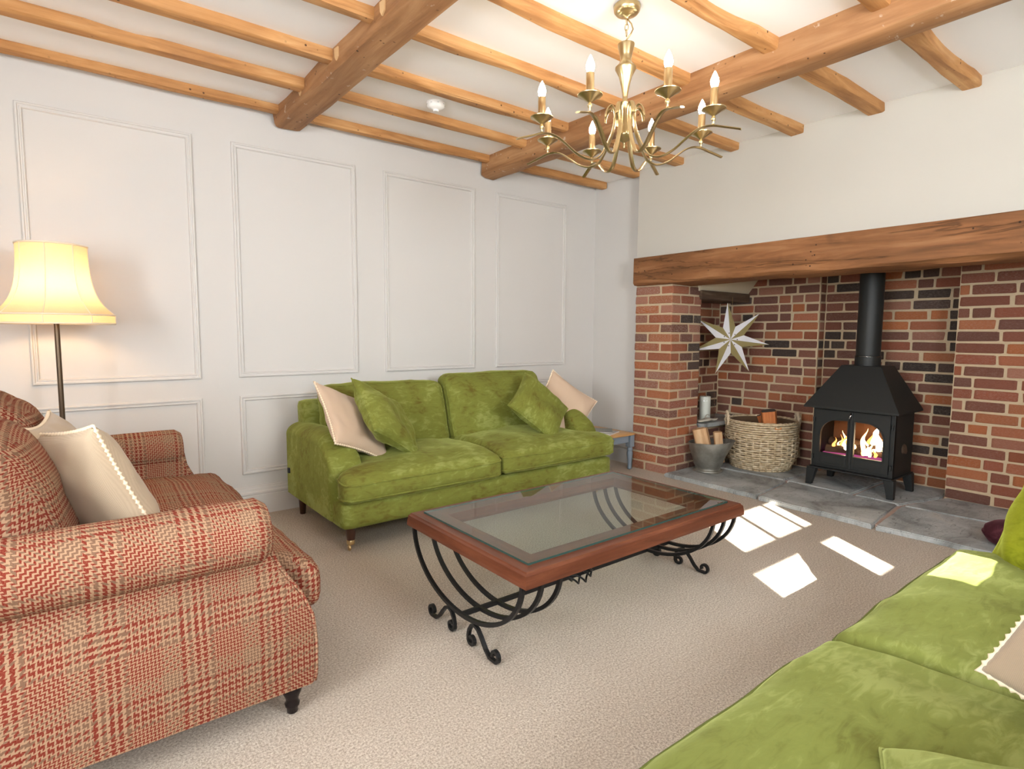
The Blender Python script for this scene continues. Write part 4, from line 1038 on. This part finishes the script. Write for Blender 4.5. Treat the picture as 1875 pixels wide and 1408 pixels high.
def log(label, center, rot, l, r, mat_side, mat_bark, seed, group):
    g = thing('firewood_log', label, 'log', center, 0, group); g.rotation_euler = rot
    rg = random.Random(seed); n = 7
    poly = [(-r*.8, -r*.55), (r*.75, -r*.65), (r*.95, r*.05)]
    arc = [(r*math.cos(a)*.95, r*math.sin(a)) for a in [.25+(PI-.5)*k/8 for k in range(9)]]
    pts = poly+arc+[(-r*.95, r*.05)]
    mb = MB(); N_ = len(pts); vs = []
    for i in range(5):
        for k, p in enumerate(pts):
            d = 1+.05*mnoise.noise(Vector((k*.8, i*1.2, seed)))
            vs.append((p[0]*d, p[1]*d, -l/2+l*i/4+(rg.uniform(-.004, .004) if i in (0, 4) else 0)))
    mb.add(vs, [(i*N_+k, i*N_+(k+1) % N_, (i+1)*N_+(k+1) % N_, (i+1)*N_+k) for i in range(4) for k in range(N_)]+[tuple(reversed(range(N_))), tuple(4*N_+k for k in range(N_))])
    o = mb.build('split_wood', mat_side, g)
    o.data.materials.append(mat_bark if 'basket' in group else mat_side)
    for p in o.data.polygons:
        if abs(p.normal.z) > .8: p.material_index = 1
    bkm = MB(); ar2 = [(p[0]*1.0, p[1]) for p in arc]; inn = [(p[0]*.93, p[1]*.90) for p in arc[::-1]]; oo = [(p[0]*1.06, p[1]*1.06) for p in arc]
    bkm.prism(oo+inn, 'z', -l/2+.003, l/2-.003).build('bark', mat_bark, g)
    return g
GL = 'logs in the willow basket'
log('upright split log with orange wood and grey end in the willow basket', (4.36, 2.285, HZ+.325), (.10, -.12, -1.0), .30, .058, M['logend'], M['bark'], 1, GL)
log('split log leaning behind the taller one in the willow basket', (4.50, 2.375, HZ+.29), (.12, -.30, -1.4), .27, .05, M['logend'], M['bark'], 2, GL)
log('dark log lying low at the left in the willow basket', (4.47, 2.47, HZ+.235), (1.35, .1, .7), .26, .05, M['logend'], M['bark'], 3, GL)

# ------------------------------------------------------------------ bucket
bu = thing('metal_bucket', 'galvanised coal bucket holding split firewood beside the brick pier', 'bucket', (3.955, 2.560, HZ))
def bpt(i, j, inset=0):
    a = 2*PI*i; t = j; r = .103+(.045*sm(.12, 1, t)) - .010*math.sin(PI*min(1, t*4))*(t < .25)-inset
    spout = math.cos(a-math.radians(-62)); ex = 1+.30*max(0, spout)**3*t**2
    z = .232*t+(.018*max(0, spout)**2-.012*max(0, -spout)**2)*t
    return (r*ex*math.cos(a), r*ex*math.sin(a), z)
mb = MB().grid(lambda i, j: bpt(i, j), 40, 16, wrapu=True); mb.grid(lambda i, j: bpt(i, .03+.97*j, .004), 40, 14, wrapu=True)
mb.add([bpt(k/40, .03) for k in range(40)], [tuple(range(40))])
mb.build('bucket_body', M['zinc'], bu, smooth=True, angle=1.0)
MB().tube([bpt(k/48, 1) for k in range(48)], .0042, 6, closed=True).build('rolled_rim', M['zinc'], bu, smooth=True)
MB().lathe([(.108, 0), (.110, .004), (.110, .014), (.105, .018)], 40).build('foot_ring', M['zinc'], bu, smooth=True)
hp = [bpt(.62, .95)]; q0, q1 = Vector(bpt(.60, .96)), Vector(bpt(.08, .96))
MB().tube([q0.lerp(q1, k/20)+Vector((-.075, -.045, -.012))*math.sin(PI*k/20)*1.0 for k in range(21)], .0028, 6).build('wire_handle', M['zinc'], bu, smooth=True)
GB = 'split logs in the metal bucket'
log('wide pale split log standing in the metal bucket', (3.925, 2.585, HZ+.20), (-.05, -.24, -1.0), .27, .062, M['logpale'], M['bark'], 5, GB)
log('narrow pale split log beside the wide one in the metal bucket', (4.008, 2.502, HZ+.19), (.0, -.12, -.8), .24, .036, M['logpale'], M['bark'], 6, GB)

# ------------------------------------------------------------------ hurricane candle and driftwood on the ledge
hu = thing('hurricane_candle', 'thick white candle in a clear glass hurricane on the niche ledge', 'candle holder', (4.275, 2.815, .372))
MB().lathe([(.0001, 0), (.062, 0), (.075, .006), (.082, .03), (.084, .08), (.080, .16), (.080, .235), (.0775, .235), (.0775, .16), (.081, .08), (.079, .03), (.070, .010), (.0001, .008)], 36).build('glass_cylinder', M['clear'], hu, smooth=True)
MB().lathe([(.0001, .010), (.044, .010), (.045, .013), (.045, .200), (.042, .204), (.0001, .202)], 28).build('candle', M['wax'], hu, smooth=True, angle=.8)
MB().tube([(0, 0, .200), (.002, 0, .212)], .0015, 5).build('wick', M['dark'], hu)
dw = MB()
pts = [(-.10, 0, .012), (-.06, -.006, .016), (-.02, -.002, .022), (.02, .004, .024), (.06, 0, .020), (.095, -.004, .030)]
dw.tube(smooth_path(pts), lambda q: .006+.016*math.sin(PI*min(1, q*.9+.1))+.003*math.sin(q*17), 9, flat=(.62, 1.5))
dw.tube(smooth_path([(-.01, 0, .02), (-.02, .004, .045), (.0, .006, .062), (.018, .004, .055)]), lambda q: .007*(1-q*.6), 7)
d_ = dw.build('driftwood', M['drift'], None, (4.185, 2.725, .374), (0, 0, -.35), smooth=True)
tag(d_, 'small bleached driftwood piece in front of the glass hurricane', 'driftwood')

# ------------------------------------------------------------------ hanging paper star
sr = thing('paper_star', 'seven-pointed white and olive gold paper star hanging in the niche', 'star')
sc_ = Vector((4.37, 2.665, 1.055)); nr = Vector((-.80, -.60, .0)).normalized()
sr.matrix_world = frame_mat(sc_, nr, (0, 0, 1))
RO, RI, DP = .305, .112, .045
for k in range(7):
    a = math.radians(-7.5+360/7*k); tip = (RO*math.cos(a), RO*math.sin(a), 0); da = PI/7
    vl = (RI*math.cos(a+da), RI*math.sin(a+da), 0); vr = (RI*math.cos(a-da), RI*math.sin(a-da), 0); ctr = (0, 0, DP); cb = (0, 0, -DP)
    MB().add([ctr, tip, vl, (0, 0, DP-.012)], [(0, 1, 2), (3, 2, 1), (0, 2, 3), (0, 3, 1)]).build('white_facet', M['starwhite'], sr)
    MB().add([ctr, vr, tip, (0, 0, DP-.012)], [(0, 1, 2), (3, 2, 1), (0, 3, 1), (0, 2, 3)]).build('gold_facet', M['stargold'], sr)
    MB().add([cb, tip, vl, vr], [(0, 2, 1), (0, 1, 3)]).build('back_facet', M['stargold'], sr)
    # punched hole
    h_ = Vector(ctr)*.74+(Vector(tip)*.5+Vector(vl)*.5)*.26
    MB().lathe([(.0001, 0), (.0045, 0), (.0045, .0012), (.0001, .0012)], 8).build('punched_hole', M['dark'], sr, h_+Vector((0, 0, .0035)))
MB().tube([(.012, .10, .01), (.006, .125, .01)], .004, 6).tube([(-.002, .10, .01), (.006, .125, .01)], .004, 6).tube([(.006, .12, .01), (.008, .345, .01)], .0016, 5).build('cord', M['gold'], sr)

# ------------------------------------------------------------------ maroon pouffe at the hearth edge
mp = thing('floor_cushion', 'small dark maroon cushion on the hearth beyond the near sofa', 'cushion', (3.80, .66, HZ))
MB().lathe([(.0001, 0), (.09, 0), (.125, .012), (.148, .045), (.140, .082), (.11, .104), (.05, .114), (.0001, .115)], 32).build('cushion_cover', M['maroon'], mp, smooth=True)
MB().tube([(.147*math.cos(a), .147*math.sin(a), .052) for a in [2*PI*i/48 for i in range(48)]], .004, 6, closed=True).build('piping', M['maroon'], mp, smooth=True)
